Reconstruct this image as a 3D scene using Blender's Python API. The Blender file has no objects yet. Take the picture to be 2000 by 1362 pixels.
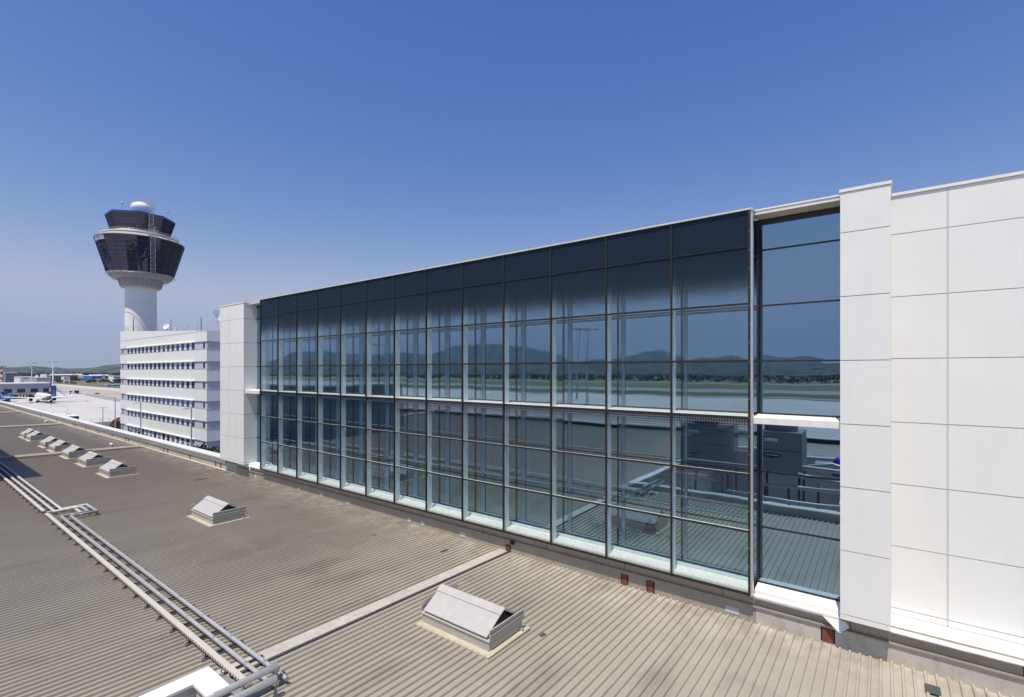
import bpy, math, random
from mathutils import Vector, noise
random.seed(7)
SC = bpy.context.scene
COL = SC.collection
G = -18.0                     # ground level; the camera height is z = 0
R = math.radians

# ------------------------------------------------------------------ materials
def mat(name, col, rough=0.6, metal=0.0, var=0.0, vscale=3.0, bump=0.0, bscale=20.0, spec=0.5, grime=None):
    m = bpy.data.materials.new(name); m.use_nodes = True
    nt = m.node_tree; b = nt.nodes['Principled BSDF']
    b.inputs['Base Color'].default_value = (*col, 1)
    b.inputs['Roughness'].default_value = rough
    b.inputs['Metallic'].default_value = metal
    b.inputs['Specular IOR Level'].default_value = spec
    if var or bump or grime:
        tc = nt.nodes.new('ShaderNodeTexCoord')
    if var:
        n = nt.nodes.new('ShaderNodeTexNoise'); n.inputs['Scale'].default_value = vscale
        n.inputs['Detail'].default_value = 5; n.inputs['Roughness'].default_value = .6
        nt.links.new(tc.outputs['Object'], n.inputs['Vector'])
        r = nt.nodes.new('ShaderNodeValToRGB')
        r.color_ramp.elements[0].position = .3; r.color_ramp.elements[1].position = .7
        r.color_ramp.elements[0].color = (*[c*(1-var) for c in col], 1)
        r.color_ramp.elements[1].color = (*[min(1, c*(1+var*.6)) for c in col], 1)
        nt.links.new(n.outputs['Fac'], r.inputs['Fac'])
        last = r.outputs['Color']
        if grime:
            gcol, gscale, gamt, gstretch = grime
            mp = nt.nodes.new('ShaderNodeMapping'); mp.inputs['Scale'].default_value = gstretch
            nt.links.new(tc.outputs['Object'], mp.inputs['Vector'])
            g = nt.nodes.new('ShaderNodeTexNoise'); g.inputs['Scale'].default_value = gscale
            g.inputs['Detail'].default_value = 6; g.inputs['Roughness'].default_value = .7
            nt.links.new(mp.outputs['Vector'], g.inputs['Vector'])
            gr = nt.nodes.new('ShaderNodeValToRGB')
            gr.color_ramp.elements[0].position = .5; gr.color_ramp.elements[1].position = .72
            gr.color_ramp.elements[0].color = (0, 0, 0, 1); gr.color_ramp.elements[1].color = (gamt, gamt, gamt, 1)
            nt.links.new(g.outputs['Fac'], gr.inputs['Fac'])
            mx = nt.nodes.new('ShaderNodeMix'); mx.data_type = 'RGBA'
            nt.links.new(gr.outputs['Color'], mx.inputs['Factor'])
            nt.links.new(last, mx.inputs['A']); mx.inputs['B'].default_value = (*gcol, 1)
            last = mx.outputs['Result']
        nt.links.new(last, b.inputs['Base Color'])
    if bump:
        n2 = nt.nodes.new('ShaderNodeTexNoise'); n2.inputs['Scale'].default_value = bscale
        n2.inputs['Detail'].default_value = 3
        nt.links.new(tc.outputs['Object'], n2.inputs['Vector'])
        bp = nt.nodes.new('ShaderNodeBump'); bp.inputs['Distance'].default_value = bump
        nt.links.new(n2.outputs['Fac'], bp.inputs['Height'])
        nt.links.new(bp.outputs['Normal'], b.inputs['Normal'])
    return m

M = {}
M['panel'] = mat('white_cladding', (.785, .782, .755), .38, var=.035, vscale=.7, bump=.0006, bscale=1.2, grime=((.66, .64, .60), 1.2, .22, (1, 1, .25)))
M['joint'] = mat('panel_joint', (.26, .26, .26), .7)
M['whitemet'] = mat('white_painted_metal', (.78, .78, .76), .35, var=.06, vscale=4)
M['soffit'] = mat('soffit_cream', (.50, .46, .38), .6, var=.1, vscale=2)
M['frame'] = mat('dark_bronze_frame', (.022, .018, .016), .4, var=.2, vscale=8)
M['alu'] = mat('aluminium', (.62, .64, .66), .32, .7, var=.08, vscale=9)
M['galv'] = mat('galvanised_steel', (.50, .50, .50), .36, .55, var=.10, vscale=6)
M['pipe'] = mat('pipe_jacket', (.44, .435, .43), .35, .1, var=.07, vscale=7)
M['fin'] = mat('pale_fin', (.72, .80, .84), .45, var=.05, vscale=3, grime=((.45, .46, .46), 5, .3, (1, 1, .2)))
M['sill'] = mat('white_sill', (.80, .79, .76), .5, var=.08, vscale=3, grime=((.50, .47, .40), 7, .4, (1, 1, 1)))
M['membrane'] = mat('white_membrane', (.80, .80, .79), .55, var=.05, vscale=1.2, bump=.012, bscale=2.2)
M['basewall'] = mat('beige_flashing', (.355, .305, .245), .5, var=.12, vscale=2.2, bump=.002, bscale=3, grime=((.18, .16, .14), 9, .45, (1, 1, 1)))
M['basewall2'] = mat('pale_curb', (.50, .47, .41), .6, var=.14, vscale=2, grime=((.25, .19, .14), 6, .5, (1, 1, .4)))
M['rust'] = mat('rusty_red_steel', (.19, .062, .032), .8, var=.35, vscale=14)
M['black'] = mat('black_gap', (.008, .008, .009), .8)
M['patch'] = mat('grey_patch', (.50, .50, .51), .5, var=.12, vscale=9)
M['caulk'] = mat('cream_sealant', (.52, .47, .36), .6, var=.15, vscale=6, grime=((.40, .34, .25), 12, .5, (1, 1, 1)))
M['skyl'] = mat('skylight_sheet', (.46, .445, .42), .4, .0, var=.06, vscale=2, grime=((.66, .60, .48), 3.5, .5, (1, .25, 1)))
M['curb'] = mat('skylight_curb', (.44, .42, .385), .42, .2, var=.09, vscale=4, grime=((.30, .22, .12), 5, .35, (1, 1, .5)))
M['concrete'] = mat('pale_concrete', (.52, .50, .47), .85, var=.10, vscale=.02, grime=((.36, .35, .33), .06, .6, (1, 1, 1)))
M['asphalt'] = mat('asphalt', (.115, .115, .12), .9, var=.2, vscale=.15)
M['taxi'] = mat('taxiway', (.30, .30, .295), .9, var=.12, vscale=.03)
M['dry'] = mat('dry_earth', (.42, .37, .29), .95, var=.12, vscale=.02)
M['grass'] = mat('green_grass', (.085, .11, .035), .95, var=.3, vscale=.02)
M['olive'] = mat('olive_grass', (.15, .145, .07), .95, var=.3, vscale=.008)
M['paint_y'] = mat('yellow_paint', (.50, .42, .20), .7)
M['paint_w'] = mat('white_paint', (.72, .72, .70), .7)
M['hqwhite'] = mat('white_facade_panel', (.86, .855, .81), .5, var=.03, vscale=.3)
M['hqgrey'] = mat('grey_facade_strip', (.56, .57, .60), .5, var=.05, vscale=.6)
M['line'] = mat('joint_line', (.30, .31, .33), .7)
M['bluegl'] = mat('blue_window_glass', (.006, .012, .045), .25, 0, spec=.3)
M['blue'] = mat('blue_paint', (.014, .062, .36), .4)
M['blue2'] = mat('bright_blue_paint', (.035, .13, .50), .45, var=.1, vscale=.2)
M['dblue'] = mat('navy_paint', (.008, .018, .09), .35)
M['yellow'] = mat('yellow_sign', (.75, .50, .02), .5)
M['red'] = mat('red_paint', (.50, .04, .03), .5)
M['white'] = mat('white_paint_gloss', (.80, .80, .80), .3)
M['concsh'] = mat('tower_concrete', (.82, .815, .79), .65, var=.04, vscale=.3)
M['collar'] = mat('grey_collar', (.46, .44, .40), .6, var=.08, vscale=.8)
M['bark'] = mat('bark', (.10, .075, .05), .9, var=.3, vscale=6)
M['pavegrey'] = mat('grey_wall', (.36, .37, .39), .6, var=.08, vscale=.15)
M['termgrey'] = mat('corrugated_grey', (.30, .32, .36), .45, .2, var=.08, vscale=.2)
M['dark'] = mat('dark_facade', (.05, .045, .055), .5, var=.2, vscale=.05)
M['plant'] = mat('plant_room_sheet', (.24, .29, .34), .4, .3, var=.1, vscale=.5)
M['hvac'] = mat('unit_casing', (.27, .275, .28), .45, .2, var=.07, vscale=1.2)
M['tarp'] = mat('blue_tarpaulin', (.01, .08, .55), .4)
M['darkmetal'] = mat('dark_metal', (.05, .05, .055), .5, .3)
M['tile'] = mat('grey_shingle_band', (.40, .37, .34), .7, var=.1, vscale=2)
M['beige'] = mat('beige_wall', (.55, .50, .44), .7, var=.1, vscale=.1)
M['tray'] = mat('tray_cover', (.60, .56, .47), .45, .1, var=.08, vscale=5)

M['shed'] = mat('pale_blue_shed', (.26, .38, .52), .6)
def perf():
    m = mat('perforated_tray', (.60, .56, .47), .45, .1); nt = m.node_tree; b = nt.nodes['Principled BSDF']
    g = nt.nodes.new('ShaderNodeNewGeometry'); s = nt.nodes.new('ShaderNodeSeparateXYZ'); nt.links.new(g.outputs['Position'], s.inputs[0])
    n = nt.nodes.new('ShaderNodeSeparateXYZ'); nt.links.new(g.outputs['Normal'], n.inputs[0])
    def mth(op, a, b_=None):
        x = nt.nodes.new('ShaderNodeMath'); x.operation = op
        for i, v in enumerate((a, b_)):
            if v is None: continue
            if isinstance(v, (int, float)): x.inputs[i].default_value = v
            else: nt.links.new(v, x.inputs[i])
        return x.outputs[0]
    a = mth('LESS_THAN', mth('FRACT', mth('DIVIDE', mth('ADD', s.outputs['X'], 300), .11)), .34)
    f = mth('MULTIPLY', a, mth('LESS_THAN', n.outputs['Y'], -.5))
    mx = nt.nodes.new('ShaderNodeMix'); mx.data_type = 'RGBA'; nt.links.new(f, mx.inputs['Factor'])
    mx.inputs['A'].default_value = (.60, .56, .47, 1); mx.inputs['B'].default_value = (.02, .018, .016, 1)
    nt.links.new(mx.outputs['Result'], b.inputs['Base Color']); return m
M['perftray'] = perf()
def foliage(name, a, b, scale=.9):
    m = bpy.data.materials.new(name); m.use_nodes = True; nt = m.node_tree
    bs = nt.nodes['Principled BSDF']; bs.inputs['Roughness'].default_value = .8
    tc = nt.nodes.new('ShaderNodeTexCoord'); n = nt.nodes.new('ShaderNodeTexNoise')
    n.inputs['Scale'].default_value = scale; n.inputs['Detail'].default_value = 4
    nt.links.new(tc.outputs['Object'], n.inputs['Vector'])
    r = nt.nodes.new('ShaderNodeValToRGB'); r.color_ramp.elements[0].position = .35; r.color_ramp.elements[1].position = .65
    r.color_ramp.elements[0].color = (*a, 1); r.color_ramp.elements[1].color = (*b, 1)
    nt.links.new(n.outputs['Fac'], r.inputs['Fac']); nt.links.new(r.outputs['Color'], bs.inputs['Base Color'])
    return m
M['leaf'] = foliage('leaf_green', (.030, .050, .018), (.075, .105, .035))
M['leafdark'] = foliage('leaf_dark', (.022, .036, .018), (.05, .068, .03))
M['leaflight'] = foliage('leaf_light', (.08, .12, .03), (.14, .18, .05))
M['pink'] = foliage('pink_blossom', (.30, .03, .08), (.50, .10, .18), 3)
def hillmat():
    m = bpy.data.materials.new('wooded_hill'); m.use_nodes = True; nt = m.node_tree
    bs = nt.nodes['Principled BSDF']; bs.inputs['Roughness'].default_value = .95; bs.inputs['Specular IOR Level'].default_value = .1
    tc = nt.nodes.new('ShaderNodeTexCoord')
    def rmp(scale, p0, c0, p1, c1, det=6):
        n = nt.nodes.new('ShaderNodeTexNoise'); n.inputs['Scale'].default_value = scale; n.inputs['Detail'].default_value = det
        n.inputs['Roughness'].default_value = .65
        nt.links.new(tc.outputs['Object'], n.inputs['Vector'])
        r = nt.nodes.new('ShaderNodeValToRGB'); r.color_ramp.elements[0].position = p0; r.color_ramp.elements[1].position = p1
        r.color_ramp.elements[0].color = (*c0, 1); r.color_ramp.elements[1].color = (*c1, 1)
        nt.links.new(n.outputs['Fac'], r.inputs['Fac']); return r.outputs['Color']
    base = rmp(.016, .44, (.030, .044, .038), .58, (.13, .142, .11), 8)
    bare = rmp(.003, .56, (0, 0, 0), .68, (1, 1, 1), 8)
    mx = nt.nodes.new('ShaderNodeMix'); mx.data_type = 'RGBA'
    nt.links.new(bare, mx.inputs['Factor']); nt.links.new(base, mx.inputs['A']); mx.inputs['B'].default_value = (.18, .155, .115, 1)
    nt.links.new(mx.outputs['Result'], bs.inputs['Base Color'])
    return m
M['hill'] = hillmat()

def roofmat():
    m = bpy.data.materials.new('beige_profiled_sheet'); m.use_nodes = True; nt = m.node_tree
    bs = nt.nodes['Principled BSDF']; bs.inputs['Roughness'].default_value = .42; bs.inputs['Metallic'].default_value = .12
    g = nt.nodes.new('ShaderNodeNewGeometry')
    def no(scale, sc=(1, 1, 1), det=5, ro=.6):
        mp = nt.nodes.new('ShaderNodeMapping'); mp.inputs['Scale'].default_value = sc
        nt.links.new(g.outputs['Position'], mp.inputs['Vector'])
        n = nt.nodes.new('ShaderNodeTexNoise'); n.inputs['Scale'].default_value = scale
        n.inputs['Detail'].default_value = det; n.inputs['Roughness'].default_value = ro
        nt.links.new(mp.outputs['Vector'], n.inputs['Vector']); return n.outputs['Fac']
    def ramp(v, a, ca, b, cb):
        r = nt.nodes.new('ShaderNodeValToRGB'); r.color_ramp.elements[0].position = a; r.color_ramp.elements[1].position = b
        r.color_ramp.elements[0].color = ca; r.color_ramp.elements[1].color = cb
        nt.links.new(v, r.inputs['Fac']); return r.outputs['Color']
    def mix(f, a, b):
        x = nt.nodes.new('ShaderNodeMix'); x.data_type = 'RGBA'
        for s, v in (('Factor', f), ('A', a), ('B', b)):
            if isinstance(v, tuple): x.inputs[s].default_value = v
            elif isinstance(v, float): x.inputs[s].default_value = v
            else: nt.links.new(v, x.inputs[s])
        return x.outputs['Result']
    K = (0, 0, 0, 1)
    base = ramp(no(.35, (1, .5, 1)), .3, (.385, .352, .282, 1), .7, (.455, .420, .340, 1))
    # sheets laid panel by panel: each cover strip about 1 m wide has its own tone
    sx = nt.nodes.new('ShaderNodeSeparateXYZ'); nt.links.new(g.outputs['Position'], sx.inputs[0])
    dv = nt.nodes.new('ShaderNodeMath'); dv.operation = 'DIVIDE'; nt.links.new(sx.outputs['X'], dv.inputs[0]); dv.inputs[1].default_value = 1.032
    fl = nt.nodes.new('ShaderNodeMath'); fl.operation = 'FLOOR'; nt.links.new(dv.outputs[0], fl.inputs[0])
    wn = nt.nodes.new('ShaderNodeTexWhiteNoise'); wn.noise_dimensions = '1D'; nt.links.new(fl.outputs[0], wn.inputs['W'])
    tone = ramp(wn.outputs['Value'], 0, (.93, .93, .935, 1), 1, (1.0, 1.0, 1.0, 1))
    mu = nt.nodes.new('ShaderNodeMix'); mu.data_type = 'RGBA'; mu.blend_type = 'MULTIPLY'; mu.inputs['Factor'].default_value = 1
    nt.links.new(base, mu.inputs['A']); nt.links.new(tone, mu.inputs['B']); c = mu.outputs['Result']
    c = mix(ramp(no(.55, (.3, 1.6, 1)), .5, K, .72, (.48, .48, .48, 1)), c, (.48, .455, .38, 1))     # worn streaks
    c = mix(ramp(no(.9, (1, .35, 1)), .54, K, .70, (.6, .6, .6, 1)), c, (.24, .215, .175, 1))
    c = mix(ramp(no(.16, (1, 1, 1), 8, .65), .5, K, .66, (.2, .2, .2, 1)), c, (.27, .24, .19, 1))   # old ponding         # dirt runs
    # shade of the rib sides painted in: browner and darker away from near end
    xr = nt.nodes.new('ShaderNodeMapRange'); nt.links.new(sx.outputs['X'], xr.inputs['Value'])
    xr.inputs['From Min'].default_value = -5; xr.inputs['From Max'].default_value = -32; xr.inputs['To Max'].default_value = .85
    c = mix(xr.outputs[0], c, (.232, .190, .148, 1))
    # chalky wear close to the glazed building
    yr = nt.nodes.new('ShaderNodeMapRange'); nt.links.new(sx.outputs['Y'], yr.inputs['Value'])
    yr.inputs['From Min'].default_value = 10.6; yr.inputs['From Max'].default_value = 12.3
    w = nt.nodes.new('ShaderNodeMath'); w.operation = 'MULTIPLY'; nt.links.new(yr.outputs[0], w.inputs[0])
    nt.links.new(ramp(no(1.6, (2.5, 1, 1), 7, .7), .42, K, .62, (.75, .75, .75, 1)), w.inputs[1])
    c = mix(w.outputs[0], c, (.56, .53, .47, 1))
    c = mix(ramp(no(14, (1, 1, 1), 2, .5), .735, K, .76, (.8, .8, .8, 1)), c, (.66, .65, .62, 1))    # bird specks
    nt.links.new(c, bs.inputs['Base Color'])
    bp = nt.nodes.new('ShaderNodeBump'); bp.inputs['Distance'].default_value = .003
    nt.links.new(no(2.2, (1, .4, 1)), bp.inputs['Height']); nt.links.new(bp.outputs['Normal'], bs.inputs['Normal'])
    return m
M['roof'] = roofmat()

def mirror_glass(name, tint, wav=.0022, base=(.010, .016, .022), refl=None):
    """coated solar-control glass: tinted mirror over a dark body, gently rippled"""
    m = bpy.data.materials.new(name); m.use_nodes = True; nt = m.node_tree; nt.nodes.clear()
    out = nt.nodes.new('ShaderNodeOutputMaterial'); mx = nt.nodes.new('ShaderNodeMixShader')
    d = nt.nodes.new('ShaderNodeBsdfDiffuse'); d.inputs['Color'].default_value = (*base, 1)
    gl = nt.nodes.new('ShaderNodeBsdfGlossy'); gl.inputs['Color'].default_value = (*tint, 1); gl.inputs['Roughness'].default_value = .004
    lw = nt.nodes.new('ShaderNodeLayerWeight'); lw.inputs['Blend'].default_value = .5
    p = nt.nodes.new('ShaderNodeMath'); p.operation = 'POWER'; nt.links.new(lw.outputs['Facing'], p.inputs[0]); p.inputs[1].default_value = 3
    q = nt.nodes.new('ShaderNodeMapRange'); nt.links.new(p.outputs[0], q.inputs['Value'])
    q.inputs['To Min'].default_value = refl or .62; q.inputs['To Max'].default_value = 1
    nt.links.new(q.outputs[0], mx.inputs['Fac']); nt.links.new(d.outputs[0], mx.inputs[1]); nt.links.new(gl.outputs[0], mx.inputs[2])
    tc = nt.nodes.new('ShaderNodeTexCoord'); n = nt.nodes.new('ShaderNodeTexNoise')
    mp = nt.nodes.new('ShaderNodeMapping'); mp.inputs['Scale'].default_value = (.8, 1, .9)
    nt.links.new(tc.outputs['Object'], mp.inputs['Vector'])
    oi = nt.nodes.new('ShaderNodeObjectInfo'); ad = nt.nodes.new('ShaderNodeVectorMath'); ad.operation = 'MULTIPLY_ADD'
    nt.links.new(oi.outputs['Random'], ad.inputs[0]); ad.inputs[1].default_value = (40, 13, 27); nt.links.new(mp.outputs['Vector'], ad.inputs[2])
    nt.links.new(ad.outputs[0], n.inputs['Vector'])
    n.inputs['Scale'].default_value = .85; n.inputs['Detail'].default_value = 1
    bp = nt.nodes.new('ShaderNodeBump'); bp.inputs['Distance'].default_value = wav
    nt.links.new(n.outputs['Fac'], bp.inputs['Height'])
    nt.links.new(bp.outputs['Normal'], gl.inputs['Normal'])
    nt.links.new(mx.outputs[0], out.inputs[0])
    return m
M['inner'] = mirror_glass('coated_inner_glass', (.42, .60, .76), .0030)
M['towergl'] = mirror_glass('tower_glass', (.095, .088, .09), .03, (.010, .009, .010))
M['hqglass'] = mirror_glass('office_glass', (.10, .14, .30), .01, (.010, .014, .040))

def skin_glass():
    m = bpy.data.materials.new('outer_skin_glass'); m.use_nodes = True; nt = m.node_tree; nt.nodes.clear()
    L = nt.links.new
    out = nt.nodes.new('ShaderNodeOutputMaterial')
    tr = nt.nodes.new('ShaderNodeBsdfTransparent'); tr.inputs['Color'].default_value = (.945, .975, .97, 1)
    gl = nt.nodes.new('ShaderNodeBsdfGlossy'); gl.inputs['Roughness'].default_value = .004; gl.inputs['Color'].default_value = (.9, .95, 1, 1)
    lw = nt.nodes.new('ShaderNodeLayerWeight')
    p = nt.nodes.new('ShaderNodeMath'); p.operation = 'POWER'; L(lw.outputs['Facing'], p.inputs[0]); p.inputs[1].default_value = 4
    lw.inputs['Blend'].default_value = .5
    q = nt.nodes.new('ShaderNodeMapRange'); L(p.outputs[0], q.inputs['Value']); q.inputs['To Min'].default_value = .055; q.inputs['To Max'].default_value = .7
    m1 = nt.nodes.new('ShaderNodeMixShader'); L(q.outputs[0], m1.inputs['Fac']); L(tr.outputs[0], m1.inputs[1]); L(gl.outputs[0], m1.inputs[2])
    # printed dots: dense at the head of the upper storey, thinning out downwards
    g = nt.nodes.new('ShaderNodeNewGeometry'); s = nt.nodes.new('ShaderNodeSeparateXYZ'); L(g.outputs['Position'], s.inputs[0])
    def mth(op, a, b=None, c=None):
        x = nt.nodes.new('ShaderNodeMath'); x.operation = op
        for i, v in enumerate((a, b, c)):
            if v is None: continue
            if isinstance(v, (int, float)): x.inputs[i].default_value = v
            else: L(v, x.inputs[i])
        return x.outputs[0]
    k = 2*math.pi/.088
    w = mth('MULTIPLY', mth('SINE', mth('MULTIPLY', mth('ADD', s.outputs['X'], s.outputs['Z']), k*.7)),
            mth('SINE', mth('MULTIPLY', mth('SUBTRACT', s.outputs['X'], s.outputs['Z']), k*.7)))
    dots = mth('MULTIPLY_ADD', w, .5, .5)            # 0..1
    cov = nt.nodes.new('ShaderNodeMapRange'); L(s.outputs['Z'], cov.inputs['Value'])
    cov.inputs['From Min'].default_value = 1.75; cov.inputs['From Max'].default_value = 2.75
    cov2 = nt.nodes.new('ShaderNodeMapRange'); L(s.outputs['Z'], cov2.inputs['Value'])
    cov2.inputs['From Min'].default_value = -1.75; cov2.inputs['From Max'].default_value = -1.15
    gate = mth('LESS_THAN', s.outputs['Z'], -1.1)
    low = mth('MULTIPLY', mth('MULTIPLY', cov2.outputs[0], gate), .40)  # lower storey: shade of the floor grille painted as a weaker dot band
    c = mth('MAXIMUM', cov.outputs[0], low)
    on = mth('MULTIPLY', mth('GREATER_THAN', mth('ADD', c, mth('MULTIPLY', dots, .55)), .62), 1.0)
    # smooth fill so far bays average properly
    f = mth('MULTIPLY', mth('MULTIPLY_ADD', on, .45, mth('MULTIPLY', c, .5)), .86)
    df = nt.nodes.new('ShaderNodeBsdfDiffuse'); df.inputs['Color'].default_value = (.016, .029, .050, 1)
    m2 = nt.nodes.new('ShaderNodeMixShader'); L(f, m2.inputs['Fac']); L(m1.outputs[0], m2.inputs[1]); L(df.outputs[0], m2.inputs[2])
    L(m2.outputs[0], out.inputs[0])
    return m
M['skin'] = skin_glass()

# ------------------------------------------------------------------ mesh helpers
class MB:
    def __init__(s): s.v = []; s.f = []; s.sm = []
    def add(s, vs, fs, smooth=False):
        o = len(s.v); s.v += [tuple(p) for p in vs]; s.f += [tuple(i+o for i in f) for f in fs]; s.sm += [smooth]*len(fs); return s
    def box(s, x0, x1, y0, y1, z0, z1):
        return s.add([(x0,y0,z0),(x1,y0,z0),(x1,y1,z0),(x0,y1,z0),(x0,y0,z1),(x1,y0,z1),(x1,y1,z1),(x0,y1,z1)],
                     [(0,3,2,1),(4,5,6,7),(0,1,5,4),(1,2,6,5),(2,3,7,6),(3,0,4,7)])
    def prism(s, poly, axis, a, b):
        """extrude a 2-D polygon along an axis ('x': poly=(y,z), 'y': (x,z), 'z': (x,y))"""
        n = len(poly); P = lambda p, t: {'x': (t, p[0], p[1]), 'y': (p[0], t, p[1]), 'z': (p[0], p[1], t)}[axis]
        vs = [P(p, a) for p in poly]+[P(p, b) for p in poly]
        return s.add(vs, [tuple(range(n)), tuple(range(2*n-1, n-1, -1))]+[(i, (i+1) % n, n+(i+1) % n, n+i) for i in range(n)])
    def tube(s, pts, r, n=10, r2=None, cap=True):
        pts = [Vector(p) for p in pts]; rings = []
        for i, p in enumerate(pts):
            d = (pts[min(i+1, len(pts)-1)]-pts[max(i-1, 0)]).normalized()
            up = Vector((0, 0, 1)) if abs(d.z) < .9 else Vector((1, 0, 0))
            a = d.cross(up).normalized(); b = d.cross(a)
            rr = r if r2 is None else r+(r2-r)*i/(len(pts)-1)
            if 0 < i < len(pts)-1:
                d0 = (p-pts[i-1]).normalized(); rr = rr/max(.7, math.sqrt(max(.1, (1+d0.dot((pts[i+1]-p).normalized()))/2)))
            rings.append([p+a*rr*math.cos(2*math.pi*k/n)+b*rr*math.sin(2*math.pi*k/n) for k in range(n)])
        vs = [v for r_ in rings for v in r_]
        fs = [(i*n+k, i*n+(k+1) % n, (i+1)*n+(k+1) % n, (i+1)*n+k) for i in range(len(pts)-1) for k in range(n)]
        s.add(vs, fs, True)
        if cap: s.add(rings[0], [tuple(range(n))]); s.add(rings[-1], [tuple(reversed(range(n)))])
        return s
    def lathe(s, c, prof, n=32, smooth=True, cap=True):
        """prof: (radius, z) pairs about the vertical through c=(x,y)"""
        vs = [(c[0]+r*math.cos(2*math.pi*k/n), c[1]+r*math.sin(2*math.pi*k/n), z) for r, z in prof for k in range(n)]
        fs = [(i*n+k, i*n+(k+1) % n, (i+1)*n+(k+1) % n, (i+1)*n+k) for i in range(len(prof)-1) for k in range(n)]
        s.add(vs, fs, smooth)
        if cap:
            s.add(vs[:n], [tuple(reversed(range(n)))]); s.add(vs[-n:], [tuple(range(n))])
        return s
    def build(s, name, m, parent=None):
        o3 = parent_origin(parent)
        me = bpy.data.meshes.new(name); me.from_pydata([(x-o3[0], y-o3[1], z-o3[2]) for x, y, z in s.v], [], s.f)
        me.polygons.foreach_set('use_smooth', s.sm); me.update()
        me.materials.append(M[m] if isinstance(m, str) else m)
        o = bpy.data.objects.new(name, me); COL.objects.link(o)
        if parent: o.parent = parent
        ORI[o.name] = o3
        return o
ORI = {}
def parent_origin(p):
    return (0, 0, 0) if p is None else ORI[p.name]
def tag(o, label=None, cat=None, group=None, kind=None):
    for k, v in (('label', label), ('category', cat), ('group', group), ('kind', kind)):
        if v: o[k] = v
    return o
def thing(name, label, cat, loc, group=None):
    o = bpy.data.objects.new(name, None); COL.objects.link(o); o.location = loc; ORI[o.name] = tuple(loc)
    o.empty_display_size = .5
    return tag(o, label, cat, group)
def solo(mb, name, m, label, cat, loc=None, group=None):
    """a thing that is one mesh"""
    loc = loc or (sum(v[0] for v in mb.v)/len(mb.v), sum(v[1] for v in mb.v)/len(mb.v), min(v[2] for v in mb.v))
    mb.v = [(x-loc[0], y-loc[1], z-loc[2]) for x, y, z in mb.v]
    o = mb.build(name, m); o.location = loc; ORI[o.name] = tuple(loc)
    return tag(o, label, cat, group)
def copy_tree(root, loc, label, rz=None):
    def cp(o, par):
        c = o.copy(); COL.objects.link(c)
        if par: c.parent = par; c.matrix_parent_inverse = o.matrix_parent_inverse
        for ch in [x for x in ALL(o)]: cp(ch, c)
        return c
    r = cp(root, None); r.location = loc; r['label'] = label
    if rz is not None: r.rotation_euler[2] = rz
    return r
def ALL(o): return [x for x in bpy.data.objects if x.parent == o]

# pixel helpers, used once to read real positions off the photograph (2000 px wide, horizon at row 724)
def ray(px, py):
    u = (px-1000)/947.5
    return Vector((-.6072+.7946*u, .7946+.6072*u, (724-py)/947.5))
def at(px, py, F): return ray(px, py)*F
def onX(px, X): d = ray(px, 724); return d.y*X/d.x          # world y where the sight line meets plane x = X
def zX(px, py, X): d = ray(px, py); return d.z*X/d.x
def zr(y): return -5.92+.02*(12.5-y)                        # the metal roof, falling gently to the glazed front

def roofpt(px, py):
    d = ray(px, py); y = 8.
    for _ in range(8): F = zr(y)/d.z; y = d.y*F
    return d*F

# ------------------------------------------------------------------ the setting
def struct(mb, name, m): o = mb.build(name, m); o['kind'] = 'structure'; return o
mb = MB(); rad = 9000
mb.add([(0, 0, G-.02)]+[(rad*math.cos(2*math.pi*k/96), rad*math.sin(2*math.pi*k/96), G-.02) for k in range(96)],
       [(0, k+1, (k+1) % 96+1) for k in range(96)])
struct(mb, 'ground', 'olive')
def sheet(x0, x1, y0, y1, z): return MB().add([(x0,y0,z),(x1,y0,z),(x1,y1,z),(x0,y1,z)], [(0,1,2,3)])
struct(sheet(-560, 160, -310, 126, G+.02), 'apron', 'concrete')
struct(sheet(-900, 160, 126.3, 147, G+.03), 'taxiway', 'concrete')
struct(sheet(-900, -128, 93, 126, G+.06), 'verge', 'dry')
mb = MB(); pts = []
for i in range(41):
    x = -560+i*10.8; pts.append((x, 87+2.5*math.sin(i*.25)+(0 if x > -330 else -(x+330)*.02)))
mb.add([(x, y, G+.09) for x, y in pts]+[(x, y+6+1.5*math.sin(x*.01), G+.09) for x, y in pts], [(i, i+1, i+42, i+41) for i in range(40)])
struct(mb, 'service_road', 'taxi')
struct(MB().add([(-222,-60,G+.07),(-20,-60,G+.07),(-20,120,G+.07),(-205,120,G+.07),(-222,86,G+.07),(-216,52,G+.07)], [(0,1,2,3,4,5)]), 'road', 'asphalt')
# airfield south of the terminal (seen mirrored in the glass)
struct(sheet(-2600, 1400, -388, -310.5, G+.05), 'grass_strip', 'grass')
struct(sheet(-3000, 1600, -455, -388.5, G+.04), 'runway', 'taxi')
struct(sheet(-3000, 1600, -700, -650, G+.04), 'far_runway', 'taxi')
mb = MB(); n = 40
for i in range(n+1):
    t = i/n; x = -420+900*t; y = -300-95*t*t
    mb.v += [(x, y, G+.08), (x, y-16, G+.08)]
mb.f = [(2*i, 2*i+1, 2*i+3, 2*i+2) for i in range(n)]; mb.sm = [False]*n
struct(mb, 'taxiway', 'taxi')
mk = MB()
for k, x in enumerate((-60, -34, -8, 18, 44)):
    mk.add([(x, -60, G+.05), (x+.35, -60, G+.05), (x+16.35, -170, G+.05), (x+16, -170, G+.05)], [(0, 1, 2, 3)])
    
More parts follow.
